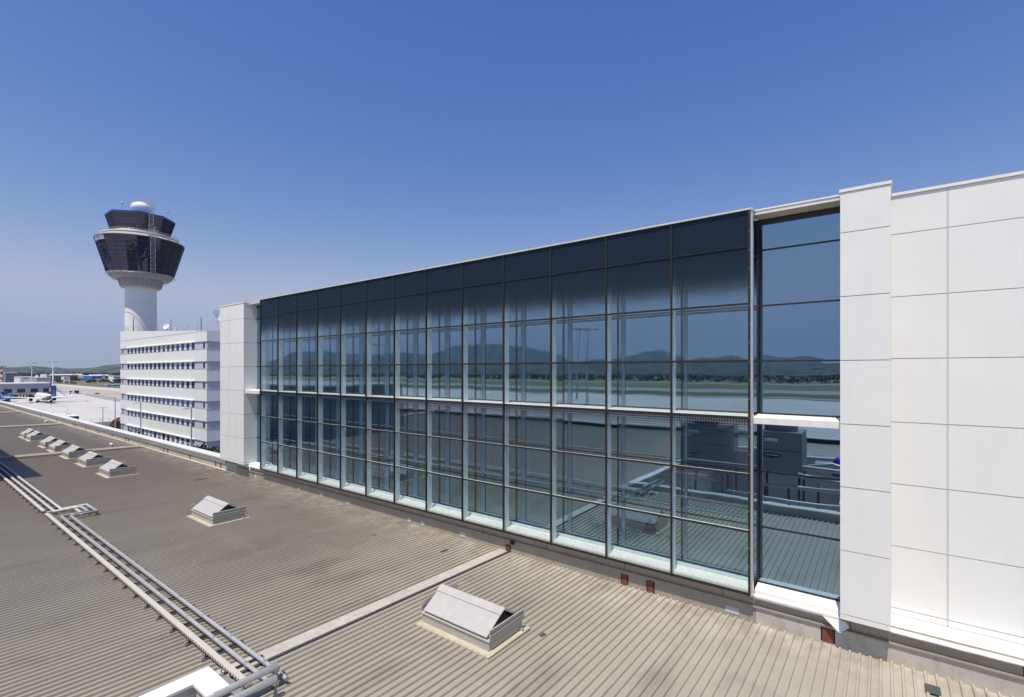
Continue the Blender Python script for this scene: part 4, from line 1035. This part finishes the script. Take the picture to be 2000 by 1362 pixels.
# airliner, tail towards the camera, nose along -x
ac = thing('airliner', 'white twin jet airliner with dark blue tail and belly, parked tail towards the camera', 'airliner', (-376, 57.2, G))
AX, AY = -376., 57.2; zc_ = G+3.3
fu = MB(); prof = [(-19.5, .05, -.3), (-19.0, .7, -.25), (-17.8, 1.25, -.1), (-16, 1.7, 0), (-13.5, 1.88, 0), (5, 1.88, 0), (9, 1.75, .12), (13, 1.25, .55), (16.5, .65, 1.0), (18.6, .15, 1.2)]
n = 24
for x, r_, dz in prof: fu.v += [(AX+x, AY+r_*math.cos(2*math.pi*k/n), zc_+dz+r_*1.07*math.sin(2*math.pi*k/n)) for k in range(n)]
for i in range(len(prof)-1):
    for k in range(n): fu.f.append((i*n+k, i*n+(k+1) % n, (i+1)*n+(k+1) % n, (i+1)*n+k)); fu.sm.append(True)
def paintmat():
    m = bpy.data.materials.new('airliner_paint'); m.use_nodes = True; nt = m.node_tree; b = nt.nodes['Principled BSDF']; b.inputs['Roughness'].default_value = .25
    g = nt.nodes.new('ShaderNodeTexCoord'); s = nt.nodes.new('ShaderNodeSeparateXYZ'); nt.links.new(g.outputs['Object'], s.inputs[0])
    # navy belly sweeping up to the tail, with a yellow edge
    ma = nt.nodes.new('ShaderNodeMath'); ma.operation = 'MULTIPLY_ADD'; nt.links.new(s.outputs['X'], ma.inputs[0]); ma.inputs[1].default_value = -.17
    nt.links.new(s.outputs['Z'], ma.inputs[2])
    r = nt.nodes.new('ShaderNodeValToRGB'); r.color_ramp.interpolation = 'CONSTANT'
    mr = nt.nodes.new('ShaderNodeMapRange'); nt.links.new(ma.outputs[0], mr.inputs['Value']); mr.inputs['From Min'].default_value = -1; mr.inputs['From Max'].default_value = 3
    e = r.color_ramp.elements; e[0].position = 0; e[0].color = (.008, .02, .11, 1); e[1].position = .60; e[1].color = (.8, .8, .8, 1)
    y = e.new(.56); y.color = (.75, .5, .02, 1)
    nt.links.new(mr.outputs[0], r.inputs['Fac']); nt.links.new(r.outputs['Color'], b.inputs['Base Color']); return m
fu.build('fuselage', paintmat(), ac)
def wing(name, y_sign, xr0, xr1, xt0, xt1, span, zroot, ztip, th, m='white', root=1.5):
    a = MB(); Y = lambda s: AY+y_sign*s
    vs = []
    for x0, x1, y, z, t in ((xr0, xr1, root, zroot, th), (xt0, xt1, span, ztip, th*.35)):
        vs += [(AX+x0, Y(y), z), (AX+(x0*.7+x1*.3), Y(y), z+t*.6), (AX+x1, Y(y), z+.02), (AX+(x0*.7+x1*.3), Y(y), z-t*.4)]
    a.add(vs, [(0, 1, 5, 4), (1, 2, 6, 5), (2, 3, 7, 6), (3, 0, 4, 7), (4, 5, 6, 7), (0, 3, 2, 1)]); return a.build(name, m, ac)
for s in (-1, 1):
    w_ = wing('wing', s, -6.5, 1.2, 1.6, 3.4, 16.6, zc_-1.0, zc_+.55, .75)
    a = MB(); Y = AY+s*16.6; Y2 = AY+s*17.6
    a.add([(AX+1.7, Y, zc_+.55), (AX+3.4, Y, zc_+.55), (AX+4.6, Y2, zc_+3.0), (AX+3.8, Y2, zc_+3.0), (AX+1.7, Y+s*.12, zc_+.5), (AX+3.4, Y+s*.12, zc_+.5), (AX+4.6, Y2+s*.1, zc_+3.0), (AX+3.8, Y2+s*.1, zc_+3.0)],
          [(0, 1, 2, 3), (7, 6, 5, 4), (0, 4, 5, 1), (1, 5, 6, 2), (2, 6, 7, 3), (3, 7, 4, 0)]); a.build('winglet', 'white', w_)
    wing('tailplane', s, 13.0, 16.6, 16.4, 18.0, 7.1, zc_+1.1, zc_+1.7, .3, root=.6)
    e = MB(); ex = AX-5.2; ey = AY+s*4.9; ez = zc_-1.75
    pr2 = [(-2.3, .80), (-2.2, .98), (-.8, 1.08), (1.0, .98), (2.1, .72)]
    for x, r_ in pr2: e.v += [(ex+x, ey+r_*math.cos(2*math.pi*k/16), ez+r_*math.sin(2*math.pi*k/16)) for k in range(16)]
    for i in range(len(pr2)-1):
        for k in range(16): e.f.append((i*16+k, i*16+(k+1) % 16, (i+1)*16+(k+1) % 16, (i+1)*16+k)); e.sm.append(True)
    en = e.build('engine', 'white', ac)
    c = MB(); c.tube([(ex+2.0, ey, ez), (ex+2.12, ey, ez), (ex+2.13, ey, ez), (ex+3.0, ey, ez)], .70, 16, .2); MB().tube([(ex-2.31, ey, ez), (ex-2.2, ey, ez)], .78, 16).build('intake', 'black', en); c.build('exhaust', 'black', en)
    MB().box(ex-.8, ex+1.6, ey-.12, ey+.12, ez+.9, zc_-.9).build('pylon', 'white', en)
    gr = MB(); gr.tube([(AX+.6, AY+s*2.8-.55, G+.55), (AX+.6, AY+s*2.8+.55, G+.55)], .55, 14); gr.tube([(AX+.6, AY+s*2.8, G+.55), (AX+.3, AY+s*2.6, zc_-1)], .13, 6); gr.build('main_wheel', 'black', ac)
gr = MB(); gr.tube([(AX-14.5, AY-.3, G+.4), (AX-14.5, AY+.3, G+.4)], .4, 12); gr.tube([(AX-14.5, AY, G+.4), (AX-14.5, AY, zc_-1.5)], .1, 6); gr.build('nose_wheel', 'black', ac)
tf = MB(); tf.add([(AX+9.0, AY-.18, zc_+1.5), (AX+16.6, AY-.12, zc_+1.3), (AX+18.8, AY-.06, zc_+8.3), (AX+15.8, AY-.08, zc_+8.3), (AX+9.0, AY+.18, zc_+1.5), (AX+16.6, AY+.12, zc_+1.3), (AX+18.8, AY+.06, zc_+8.3), (AX+15.8, AY+.08, zc_+8.3)],
                  [(0, 1, 2, 3), (7, 6, 5, 4), (0, 4, 5, 1), (1, 5, 6, 2), (2, 6, 7, 3), (3, 7, 4, 0)]); tfo = tf.build('tail_fin', 'dblue', ac)
MB().add([(AX+15.2, AY-.20, zc_+3.2), (AX+16.8, AY-.20, zc_+3.2), (AX+17.3, AY-.17, zc_+5.6), (AX+15.9, AY-.17, zc_+5.6), (AX+15.2, AY+.2, zc_+3.2), (AX+16.8, AY+.2, zc_+3.2), (AX+17.3, AY+.17, zc_+5.6), (AX+15.9, AY+.17, zc_+5.6)],
         [(0, 1, 2, 3), (7, 6, 5, 4), (1, 5, 6, 2)]).build('tail_emblem', 'yellow', tfo)

def vehicle(name, x0, x1, y0, y1, h, body, lab, cat, dark_end=None):
    t = thing(name, lab, cat, ((x0+x1)/2, (y0+y1)/2, G))
    b = MB(); c = .35
    b.prism([(x0, G+.5), (x0, G+h-.3), (x0+c, G+h), (x1-c, G+h), (x1, G+h-.3), (x1, G+.5)], 'y', y0, y1); b.build('body', body, t)
    for x in (x0+1.4, x1-1.4):
        for y, s in ((y0-.02, 1), (y1+.02, -1)): MB().tube([(x, y, G+.5), (x, y+s*.3, G+.5)], .5, 14).build('wheel', 'black', t)
    MB().box(x0+.5, x1-.5, y0-.03, y0-.002, G+h*.50, G+h*.82).build('side_window', 'bluegl', t)
    MB().box(x1+.002, x1+.04, y0+.12, y1-.12, G+h*.30, G+h*.86).build('windscreen', 'black', t)
    MB().box((x0+x1)/2-1.2, (x0+x1)/2+1.2, (y0+y1)/2-.6, (y0+y1)/2+.6, G+h+.001, G+h+.22).build('roof_unit', 'pavegrey', t)
    return t
vehicle('apron_bus', -228, -214.5, 38.2, 41.2, 3.1, 'white', 'white apron bus half hidden behind the roof coping at the left', 'bus')
vehicle('delivery_van', -240.5, -233, 36.6, 39.0, 2.7, 'white', 'white van just behind the apron bus, only its roof showing', 'van')
p = at(143, 770, 371)
vt = thing('apron_truck', 'white boxy apron truck with a dark open side far out by the dry verge', 'truck', (p.x, p.y, G))
MB().box(p.x-1.3, p.x+1.3, p.y-2.9, p.y+3.3, G+.6, G+2.9).build('body', 'white', vt)
MB().box(p.x+1.301, p.x+1.34, p.y+.5, p.y+3.1, G+.9, G+2.7).build('side_opening', 'black', vt)
MB().box(p.x+1.301, p.x+1.34, p.y-2.4, p.y-1.0, G+1.5, G+2.4).build('window', 'bluegl', vt)
for yy in (-2, 2.2):
    MB().tube([(p.x+1.0, p.y+yy, G+.45), (p.x+1.35, p.y+yy, G+.45)], .45, 12).build('wheel', 'black', vt)
p = at(190, 769, 356)
sg = thing('apron_sign', 'low yellow airfield sign with a black centre on the dry verge', 'sign', (p.x, p.y, G))
MB().box(p.x-.1, p.x+.1, p.y-1.7, p.y+1.7, G+.7, G+1.7).build('board', 'yellow', sg)
MB().box(p.x+.101, p.x+.12, p.y-.6, p.y+.5, G+.8, G+1.6).build('lettering', 'black', sg)
for yy in (-1.3, 1.3): MB().box(p.x-.06, p.x+.06, p.y+yy-.05, p.y+yy+.05, G, G+.7).build('leg', 'galv', sg)
for px, py, lab in ((100.5, 791.5, 'red traffic cone behind the airliner tail'), (169, 785.5, 'red traffic cone out beyond the right wing tip'), (130, 766.5, 'far red marker near the apron truck'), (126, 772.5, 'red marker at the foot of the bridge stairs'), (61.5, 788.5, 'red cone under the left engine')):
    F = 18*947.5/(py-724); p = at(px, py, F)
    solo(MB().lathe((p.x, p.y), [(.55, G+.02), (.5, G+.1), (.22, G+.1), (.05, G+.95)], 10), 'traffic_cone', 'red', lab, 'cone', (p.x, p.y, G))

def floodmast(px, pytop, F, rw, lab, m='white', stripes=False, sgn=1, zb=G):
    p = at(px, pytop, F); y = p.y*sgn if sgn > 0 else 25.68-p.y; x = p.x
    t = thing('floodlight_mast', lab, 'light mast', (x, y, zb))
    H = p.z
    if stripes:
        n_ = 8
        for i in range(n_):
            a, b = zb+(H-zb)*i/n_, zb+(H-zb)*(i+1)/n_; MB().lathe((x, y), [(.55, a), (.55, b)], 12).build('pole_band', 'red' if i % 2 else 'white', t)
    else: MB().lathe((x, y), [(.55, zb), (.28, H)], 14).build('pole', m, t)
    hd = MB(); hd.lathe((x, y), [(rw*.98, H-.1), (rw, H), (rw*.98, H+.12), (rw*.9, H)], 20, True, False)
    for k in range(10):
        a = 2*math.pi*k/10; hd.box(x+rw*math.cos(a)-.35, x+rw*math.cos(a)+.35, y+rw*math.sin(a)-.3, y+rw*math.sin(a)+.3, H-.55, H+.02)
        hd.tube([(x, y, H), (x+rw*math.cos(a), y+rw*math.sin(a), H)], .08, 4)
    hd.build('lamp_ring', 'darkmetal' if stripes else 'galv', t)
floodmast(103.5, 706.5, 334, 2.6, 'tall pale floodlight mast standing right beside the airliner tail')
floodmast(62, 709, 470, 3.2, 'pale floodlight mast rising behind the terminal pier roof')
floodmast(3.8, 715.5, 480, 2.6, 'thicker red and white banded mast at the left edge', stripes=True)
floodmast(1.4, 718, 560, 1.6, 'thinner red and white banded mast cut by the left edge', stripes=True)
floodmast(1147, 643, 224, 5, 'southern floodlight mast mirrored in the upper glass left of the last two bays', 'galv', sgn=-1)
floodmast(1128, 643, 300, 5, 'more distant floodlight mast mirrored close to the southern one', 'galv', sgn=-1)
floodmast(738, 672, 300, 5, 'floodlight mast mirrored in the sixth bay from the left', 'galv', sgn=-1)

def lamp(px, pytop, y, two, lab):
    d = ray(px, pytop); p = d*(y/d.y)
    t = thing('street_lamp', lab, 'street lamp', (p.x, y, G), 'street lamps around the office block')
    MB().tube([(p.x, y, G), (p.x, y, p.z)], .13, 8, .08).build('pole', 'galv', t)
    for s in ((-1, 1) if two else (-1,)):
        MB().box(p.x-.15, p.x+.15, min(y, y+s*1.3), max(y, y+s*1.3), p.z, p.z+.16).build('lamp_head', 'whitemet', t)
lamp(275, 787.5, 31, False, 'street lamp in front of the left half of the office block')
lamp(374, 799, 31, False, 'street lamp in front of the right half of the office block')
lamp(225, 777, 33, False, 'tall street lamp just left of the office block, above the pink oleander')
lamp(201, 797, 47, True, 'shorter twin headed street lamp standing behind the round shrubs')

# fence with cranked tops
def fence(pts, top, lab):
    t = thing('security_fence', lab, 'fence', (pts[0][0], pts[0][1], G))
    for x, y in pts:
        p = MB(); p.tube([(x, y, G), (x, y, top)], .06, 6); p.tube([(x, y, top), (x, y-.45, top+.55)], .05, 6); p.tube([(x, y, top), (x, y+.45, top+.55)], .05, 6); p.build('post', 'whitemet', t)
    w_ = MB()
    for z in [top+.5, top+.3]+[G+.3+.35*i for i in range(int((top-G)/.35))]:
        off = .4 if z > top+.4 else (.25 if z > top else 0)
        w_.tube([(x, y+off, z) for x, y in pts], .012, 3)
    w_.build('wire', 'galv', t)
fence([(-196, 36.2+2.2*i) for i in range(9)], -15.6, 'wire security fence with Y shaped post tops beyond the shrubs at the left')
fence([(-101+2.6*i, 32.4) for i in range(8)], -13.0, 'wire fence with Y shaped post tops in the bushes beside the white pier')

# vegetation
def shrub(loc, w, h, leaf, lab, n=260, s=.22, grp=None, flowers=0, name='shrub'):
    t = thing(name, lab, 'shrub' if name != 'oleander' else 'oleander', loc, grp)
    x, y, z = loc
    st_ = MB()
    for k in range(5):
        a = k*1.3; st_.tube([(x, y, z), (x+w*.22*math.cos(a), y+w*.22*math.sin(a), z+h*.55)], .06, 5, .025)
    st_.build('stems', 'bark', t)
    mb = MB()
    for k in range(9):
        a = random.random()*6.28; q = random.random()**.5*w*.32; hz = random.uniform(.35, .78)
        leafball(mb, (x+q*math.cos(a), y+q*math.sin(a), z+h*hz), w*.26, h*.24, n//9, s)
    mb.build('foliage', leaf, t)
    if flowers:
        mb = MB()
        for k in range(flowers):
            a = random.random()*6.28; ph_ = random.uniform(-.2, 1.4)
            c = (x+w*.5*math.cos(a)*math.cos(ph_), y+w*.5*math.sin(a)*math.cos(ph_), z+h*.52+h*.5*math.sin(ph_)); leafball(mb, c, .16, .14, 5, .13)
        mb.build('blossom', 'pink', t)
    return t
shrub((-190, 40.4, G), 2.4, 1.9, 'leaflight', 'yellow green shrub, leftmost of the three by the security fence', grp=None)
shrub((-187, 41.6, G), 2.6, 1.7, 'leaf', 'round green shrub in the middle by the security fence')
shrub((-178, 42.0, G), 2.7, 2.3, 'leafdark', 'darker round shrub nearest the pink oleander')
shrub((-171, 42.0, G), 5.2, 4.6, 'leaf', 'big pink flowering oleander left of the office block', 700, .25, None, 420, 'oleander')
shrub((-163, 42.5, G), 4.0, 3.6, 'leaf', 'smaller pink oleander tucked against the office block corner', 400, .25, None, 160, 'oleander')
for px, pt, lab in ((243, 839, 'shrub at the left foot of the office block'), (256, 845, 'low yellowish shrub right of the shrub at the left foot of the office block'), (282, 851, 'shrub at the foot of the left street lamp'),
                    (366, 867, 'tall shrub just left of the right street lamp'), (381, 870, 'shrub just right of the right street lamp'), (396, 872, 'bushy shrub below the corner of the office block'),
                    (410, 871, 'dense bush between the office block and the white pier'), (426, 869, 'dense bush touching the white pier in the picture')):
    d = ray(px, pt); p = d*(32./d.y)
    shrub((p.x, 32.+random.uniform(-.5, .5), G), 4.2, (p.z-G)*1.05, 'leaflight' if px in (256,) else 'leaf', lab, 520, .3)

def tree(loc, h, w, leaf, lab, grp='trees along the far apron edge'):
    x, y, z = loc; t = thing('tree', lab, 'tree', loc, grp)
    MB().tube([(x, y, z), (x, y, z+h*.45)], h*.03, 6, h*.018).build('trunk', 'bark', t)
    mb = MB()
    for k in range(10):
        a = random.random()*6.28; q = random.random()**.5*w*.33
        leafball(mb, (x+q*math.cos(a), y+q*math.sin(a), z+h*random.uniform(.4, .82)), w*.24, h*.17, 34, h*.085)
    mb.build('crown', leaf, t); return t
protos = [tree((-1000, 0, G), 8, 8, 'leafdark', ''), tree((-1000, 30, G), 6, 7, 'leaf', ''), tree((-1000, 60, G), 9, 6, 'leafdark', '')]
tl = [(113,748.5,5.5,0),(117,749,6,1),(131,750.5,4.5,0),(141,751,5,0),(146,751.5,4,1),(160,744,6.5,1),(143,745,6,2),(172,750,6,0),(179,749.5,8,0),(186,749.5,7.5,2),(197,748.5,6,1),(203,749,8,0),(209,748,7,1),
      (214,749.5,5,0),(221,751,4.5,1),(227,751.5,9,0),(232,751.5,10,2),(237,752,11,0),(154,745.5,5,1),(122,746,5,2)]
for i, (px, py, h, k) in enumerate(tl):
    F = 18*947.5/(py-724); p = at(px, py, F)
    o = copy_tree(protos[k], (p.x, p.y, G), 'far dark green tree along the edge of the airfield', random.random()*6)
    sc = h/[8, 6, 9][k]*1.0; sc *= .8; o.scale = (sc*1.1, sc*1.1, sc)
    o['label'] = 'far %s tree on the airfield edge %s' % (('dark', 'light', 'narrow')[k],
        ('just right of the tall floodlight mast' if px < 125 else 'before the dark shopping building' if px < 150 else 'before the light side of the blue store' if px < 168 else 'before the blue store' if px < 200 else 'before the white end building by the office block' if px < 222 else 'half hidden by the office block'))
for o in protos:
    for c in ALL(o): bpy.data.objects.remove(c)
    bpy.data.objects.remove(o)

# far buildings
def fbuild(name, pa, pb, ptop, F, depth, m, lab, rows=0, side=None, base=None):
    Xc = ray(pa, 724).x*F; ya, yb = onX(pa, Xc), onX(pb, Xc); zt_ = zX((pa+pb)/2, ptop, Xc)
    t = thing(name, lab, 'building', (Xc-depth/2, (ya+yb)/2, G))
    MB().box(Xc-depth, Xc, ya, yb, G, zt_).build('wall', m, t)
    MB().box(Xc-depth-.3, Xc+.3, ya-.3, yb+.3, zt_+.001, zt_+.5).build('roof', 'whitemet', t)
    for r_ in range(rows):
        z = zt_-1.6-r_*3.4
        for q in range(2):
            y_a = ya+(yb-ya)*(.04+.48*q); y_b = ya+(yb-ya)*(.48+.48*q)
            MB().box(Xc+.01, Xc+.12, y_a, y_b, z-1.3, z).build('window', 'darkmetal', t)
    return t, Xc, ya, yb, zt_
t_, Xc, ya, yb, z_ = fbuild('office_building', 12, 33.5, 729, 700, 25, 'termgrey', 'far grey office building with four dark window rows behind the terminal pier', 4)
MB().box(Xc-25, Xc+.5, ya-6, ya-.35, G, z_).build('stair_core', 'beige', t_)
t_, Xc, ya, yb, z_ = fbuild('warehouse', 39, 71, 737, 560, 40, 'hqwhite', 'far bright white warehouse behind the terminal pier roof')
MB().box(Xc+.01, Xc+.2, onX(45, Xc), onX(55, Xc), zX(50, 741.5, Xc), zX(50, 737.6, Xc)).build('wall_panel', 'pavegrey', t_)
for q in (41, 44, 60): MB().box(Xc+.01, Xc+.2, onX(q, Xc), onX(q+1.6, Xc), zX(50, 745.5, Xc), zX(50, 744, Xc)).build('window', 'darkmetal', t_)
t_, Xc, ya, yb, z_ = fbuild('warehouse', 71.2, 99, 737.8, 562, 40, 'pavegrey', 'far grey warehouse joined to the right of the bright white one')
for q, h in ((74, 1.9), (84, 3), (90, 3.2)): MB().box(Xc-14, Xc-8, onX(q, Xc), onX(q+3.5, Xc), z_+.51, z_+h+1).build('roof_unit', 'hqwhite', t_)
t_, Xc, ya, yb, z_ = fbuild('shopping_building', 100, 166, 733.5, 830, 60, 'dark', 'long dark shopping building with pale roof units behind the far trees')
for i in range(14): MB().box(Xc-20, Xc-12, onX(102+i*4.6, Xc), onX(104.5+i*4.6, Xc), z_+.51, z_+2.6).build('roof_unit', 'hqwhite', t_)
for i in range(9): MB().box(Xc+.01, Xc+.25, onX(105+i*3, Xc), onX(106+i*3, Xc), G+2, z_-1.5).build('facade_column', 'termgrey', t_)
MB().box(Xc+.3, Xc+1, onX(141, Xc), onX(150, Xc), zX(145, 734.8, Xc), zX(145, 732, Xc)).build('sign_panel', 'blue2', t_)
MB().box(Xc+1.01, Xc+1.2, onX(142, Xc), onX(149, Xc), zX(145, 734.2, Xc), zX(145, 732.9, Xc)).build('sign_lettering', 'yellow', t_)
MB().box(Xc+.3, Xc+1, onX(141, Xc), onX(150, Xc), zX(145, 736.8, Xc), zX(145, 735.5, Xc)).build('sign_panel', 'red', t_)
MB().box(Xc+.3, Xc+1.5, onX(154, Xc), onX(157, Xc), zX(155, 739, Xc), zX(155, 736, Xc)).build('sign_panel', 'red', t_)
t_, Xc, ya, yb, z_ = fbuild('white_store', 125, 137, 736.2, 800, 20, 'hqwhite', 'small white store front with a red mark before the dark shopping building')
MB().box(Xc+.01, Xc+.3, onX(126.5, Xc), onX(129, Xc), z_-3, z_-1).build('sign_panel', 'red', t_)
t_, Xc, ya, yb, z_ = fbuild('blue_store', 180.5, 221, 734.6, 800, 110, 'blue', 'large plain blue store with a yellow sign and sunlit left side in lighter blue')
MB().box(Xc-109.5, Xc-.2, ya-.12, ya-.005, G, z_-.1).build('sunlit_side_wall', 'blue2', t_)  # lighter blue stands in for the sun on this side
MB().box(Xc-105, Xc-55, ya-.4, ya-.13, z_-4, z_-1.2).build('side_sign', 'yellow', t_)
MB().box(Xc+.01, Xc+2, onX(199, Xc), onX(205, Xc), G, z_+1.5).build('entrance', 'termgrey', t_); MB().box(Xc+2.01, Xc+2.3, onX(200.5, Xc), onX(203.5, Xc), z_-3, z_+.6).build('entrance_sign', 'yellow', t_)
MB().box(Xc+.01, Xc+5, onX(186, Xc), onX(219, Xc), G, G+4.5).build('arcade', 'beige', t_)
for i in range(8): MB().box(Xc-30, Xc-20, onX(184+i*4.6, Xc), onX(187+i*4.6, Xc), z_+.51, z_+2.4).build('roof_unit', 'hqwhite', t_)
fbuild('white_block', 222, 243, 735, 780, 30, 'hqwhite', 'white far building right of the blue store, partly behind the office block', 2)
for i, (pa, pb, lab) in enumerate(((208.5, 216, 'pale blue shed left of its twin at the far apron edge'), (220, 234, 'long pale blue shed at the far apron edge beside the office block'))):
    t_, Xc, ya, yb, z_ = fbuild('apron_shed', pa, pb, 751.5, 545, 8, M['shed'], lab)
# houses scattered on the far hills
for i, (px, py, lab) in enumerate(((38, 722.5, 'lone white house low on the far hill, leftmost'), (42, 722, 'white house next to the leftmost lone one'), (57, 718.5, 'pale house just left of the second floodlight mast'), (60, 717, 'pinkish house touching the second floodlight mast'),
        (66, 717, 'pale house just right of the second floodlight mast'), (74, 717.3, 'long pale house on the hill right of the second mast'), (109, 717.6, 'pale house on the skyline right of the tall mast'), (116, 718.6, 'pinkish house on the hillside beyond the tall mast'),
        (165, 727, 'white house in the woods above the blue store'), (194, 717, 'pale house on the right rising hill, left one'), (205, 715.5, 'pale house on the right rising hill, right one'), (204, 725.5, 'small white house in the woods near the office block'))):
    F = 3000 if py < 720 else 2300; p = at(px, py, F); s = 9 if py < 720 else 7
    t_ = thing('house', lab, 'house', (p.x, p.y, p.z-5), 'houses scattered on the far hills')
    MB().box(p.x-s/2, p.x+s/2, p.y-s, p.y+s, p.z-16, p.z).build('wall', 'hqwhite' if i % 3 else 'beige', t_)
    MB().prism([(p.y-s-.5, p.z+.01), (p.y+s+.5, p.z+.01), (p.y, p.z+3)], 'x', p.x-s/2-.5, p.x+s/2+.5).build('roof', 'beige' if i % 2 else 'hqwhite', t_)

# ------------------------------------------------------------------ air
hz = MB().box(-8900, 8900, -8900, 8900, G-120, 560)
ho = hz.build('haze', 'white'); ho['kind'] = 'stuff'; ho['label'] = 'thin summer haze over the airfield and mountains'; ho['category'] = 'haze'
hm = bpy.data.materials.new('haze_air'); hm.use_nodes = True; nt = hm.node_tree; nt.nodes.clear()
o_ = nt.nodes.new('ShaderNodeOutputMaterial'); pv = nt.nodes.new('ShaderNodeVolumePrincipled')
pv.inputs['Color'].default_value = (.50, .66, .98, 1); pv.inputs['Density'].default_value = .8e-4; pv.inputs['Anisotropy'].default_value = .2
nt.links.new(pv.outputs[0], o_.inputs['Volume']); ho.data.materials.clear(); ho.data.materials.append(hm)

# ------------------------------------------------------------------ light, sky, camera
EL, AZ = 67., 169.      # azimuth measured from +y towards +x
sd = Vector((math.sin(R(AZ))*math.cos(R(EL)), math.cos(R(AZ))*math.cos(R(EL)), math.sin(R(EL))))
L_ = bpy.data.lights.new('sun', 'SUN'); L_.energy = 5.0; L_.angle = R(.53); L_.color = (1, .92, .80)
lo = bpy.data.objects.new('sun', L_); COL.objects.link(lo); lo.rotation_euler = (-sd).to_track_quat('-Z', 'Y').to_euler(); lo.location = (0, 0, 60)
W = bpy.data.worlds.new('World'); SC.world = W; W.use_nodes = True; nt = W.node_tree
sk = nt.nodes.new('ShaderNodeTexSky'); sk.sky_type = 'NISHITA'; sk.sun_disc = False; sk.sun_elevation = R(EL); sk.sun_rotation = R(AZ)
sk.altitude = 100; sk.air_density = 1.25; sk.dust_density = .0; sk.ozone_density = 3.0
bg = nt.nodes['Background']; bg.inputs['Strength'].default_value = .10
# clear, deep blue summer sky: a separate response per colour channel
sp = nt.nodes.new('ShaderNodeSeparateColor'); cb = nt.nodes.new('ShaderNodeCombineColor'); nt.links.new(sk.outputs[0], sp.inputs[0])
for ch, ex, gn, top in (('Red', 1.75, 3.05, .49), ('Green', 1.30, 1.31, .54), ('Blue', .72, .99, .69)):
    a = nt.nodes.new('ShaderNodeMath'); a.operation = 'MULTIPLY'; nt.links.new(sp.outputs[ch], a.inputs[0]); a.inputs[1].default_value = .1
    b = nt.nodes.new('ShaderNodeMath'); b.operation = 'POWER'; nt.links.new(a.outputs[0], b.inputs[0]); b.inputs[1].default_value = ex
    c = nt.nodes.new('ShaderNodeMath'); c.operation = 'MULTIPLY'; nt.links.new(b.outputs[0], c.inputs[0]); c.inputs[1].default_value = gn
    d_ = nt.nodes.new('ShaderNodeMath'); d_.operation = 'SMOOTH_MIN'; nt.links.new(c.outputs[0], d_.inputs[0]); d_.inputs[1].default_value = top; d_.inputs[2].default_value = .16
    c = nt.nodes.new('ShaderNodeMath'); c.operation = 'MULTIPLY'; nt.links.new(d_.outputs[0], c.inputs[0]); c.inputs[1].default_value = 10
    nt.links.new(c.outputs[0], cb.inputs[ch])
nt.links.new(cb.outputs[0], bg.inputs['Color'])
cam = bpy.data.cameras.new('camera'); cam.sensor_width = 36; cam.lens = 947.5*36/2000; cam.shift_y = 43/2000; cam.clip_start = .1; cam.clip_end = 20000
co = bpy.data.objects.new('camera', cam); COL.objects.link(co); co.location = (0, 0, 0); co.rotation_euler = (R(90), 0, R(37.385))
SC.camera = co
SC.view_settings.view_transform = 'Standard'; SC.view_settings.look = 'None'; SC.view_settings.exposure = 0; SC.view_settings.gamma = 1
try: SC.cycles.max_bounces = 10; SC.cycles.transparent_max_bounces = 16; SC.cycles.glossy_bounces = 5; SC.cycles.volume_bounces = 0
except Exception: pass
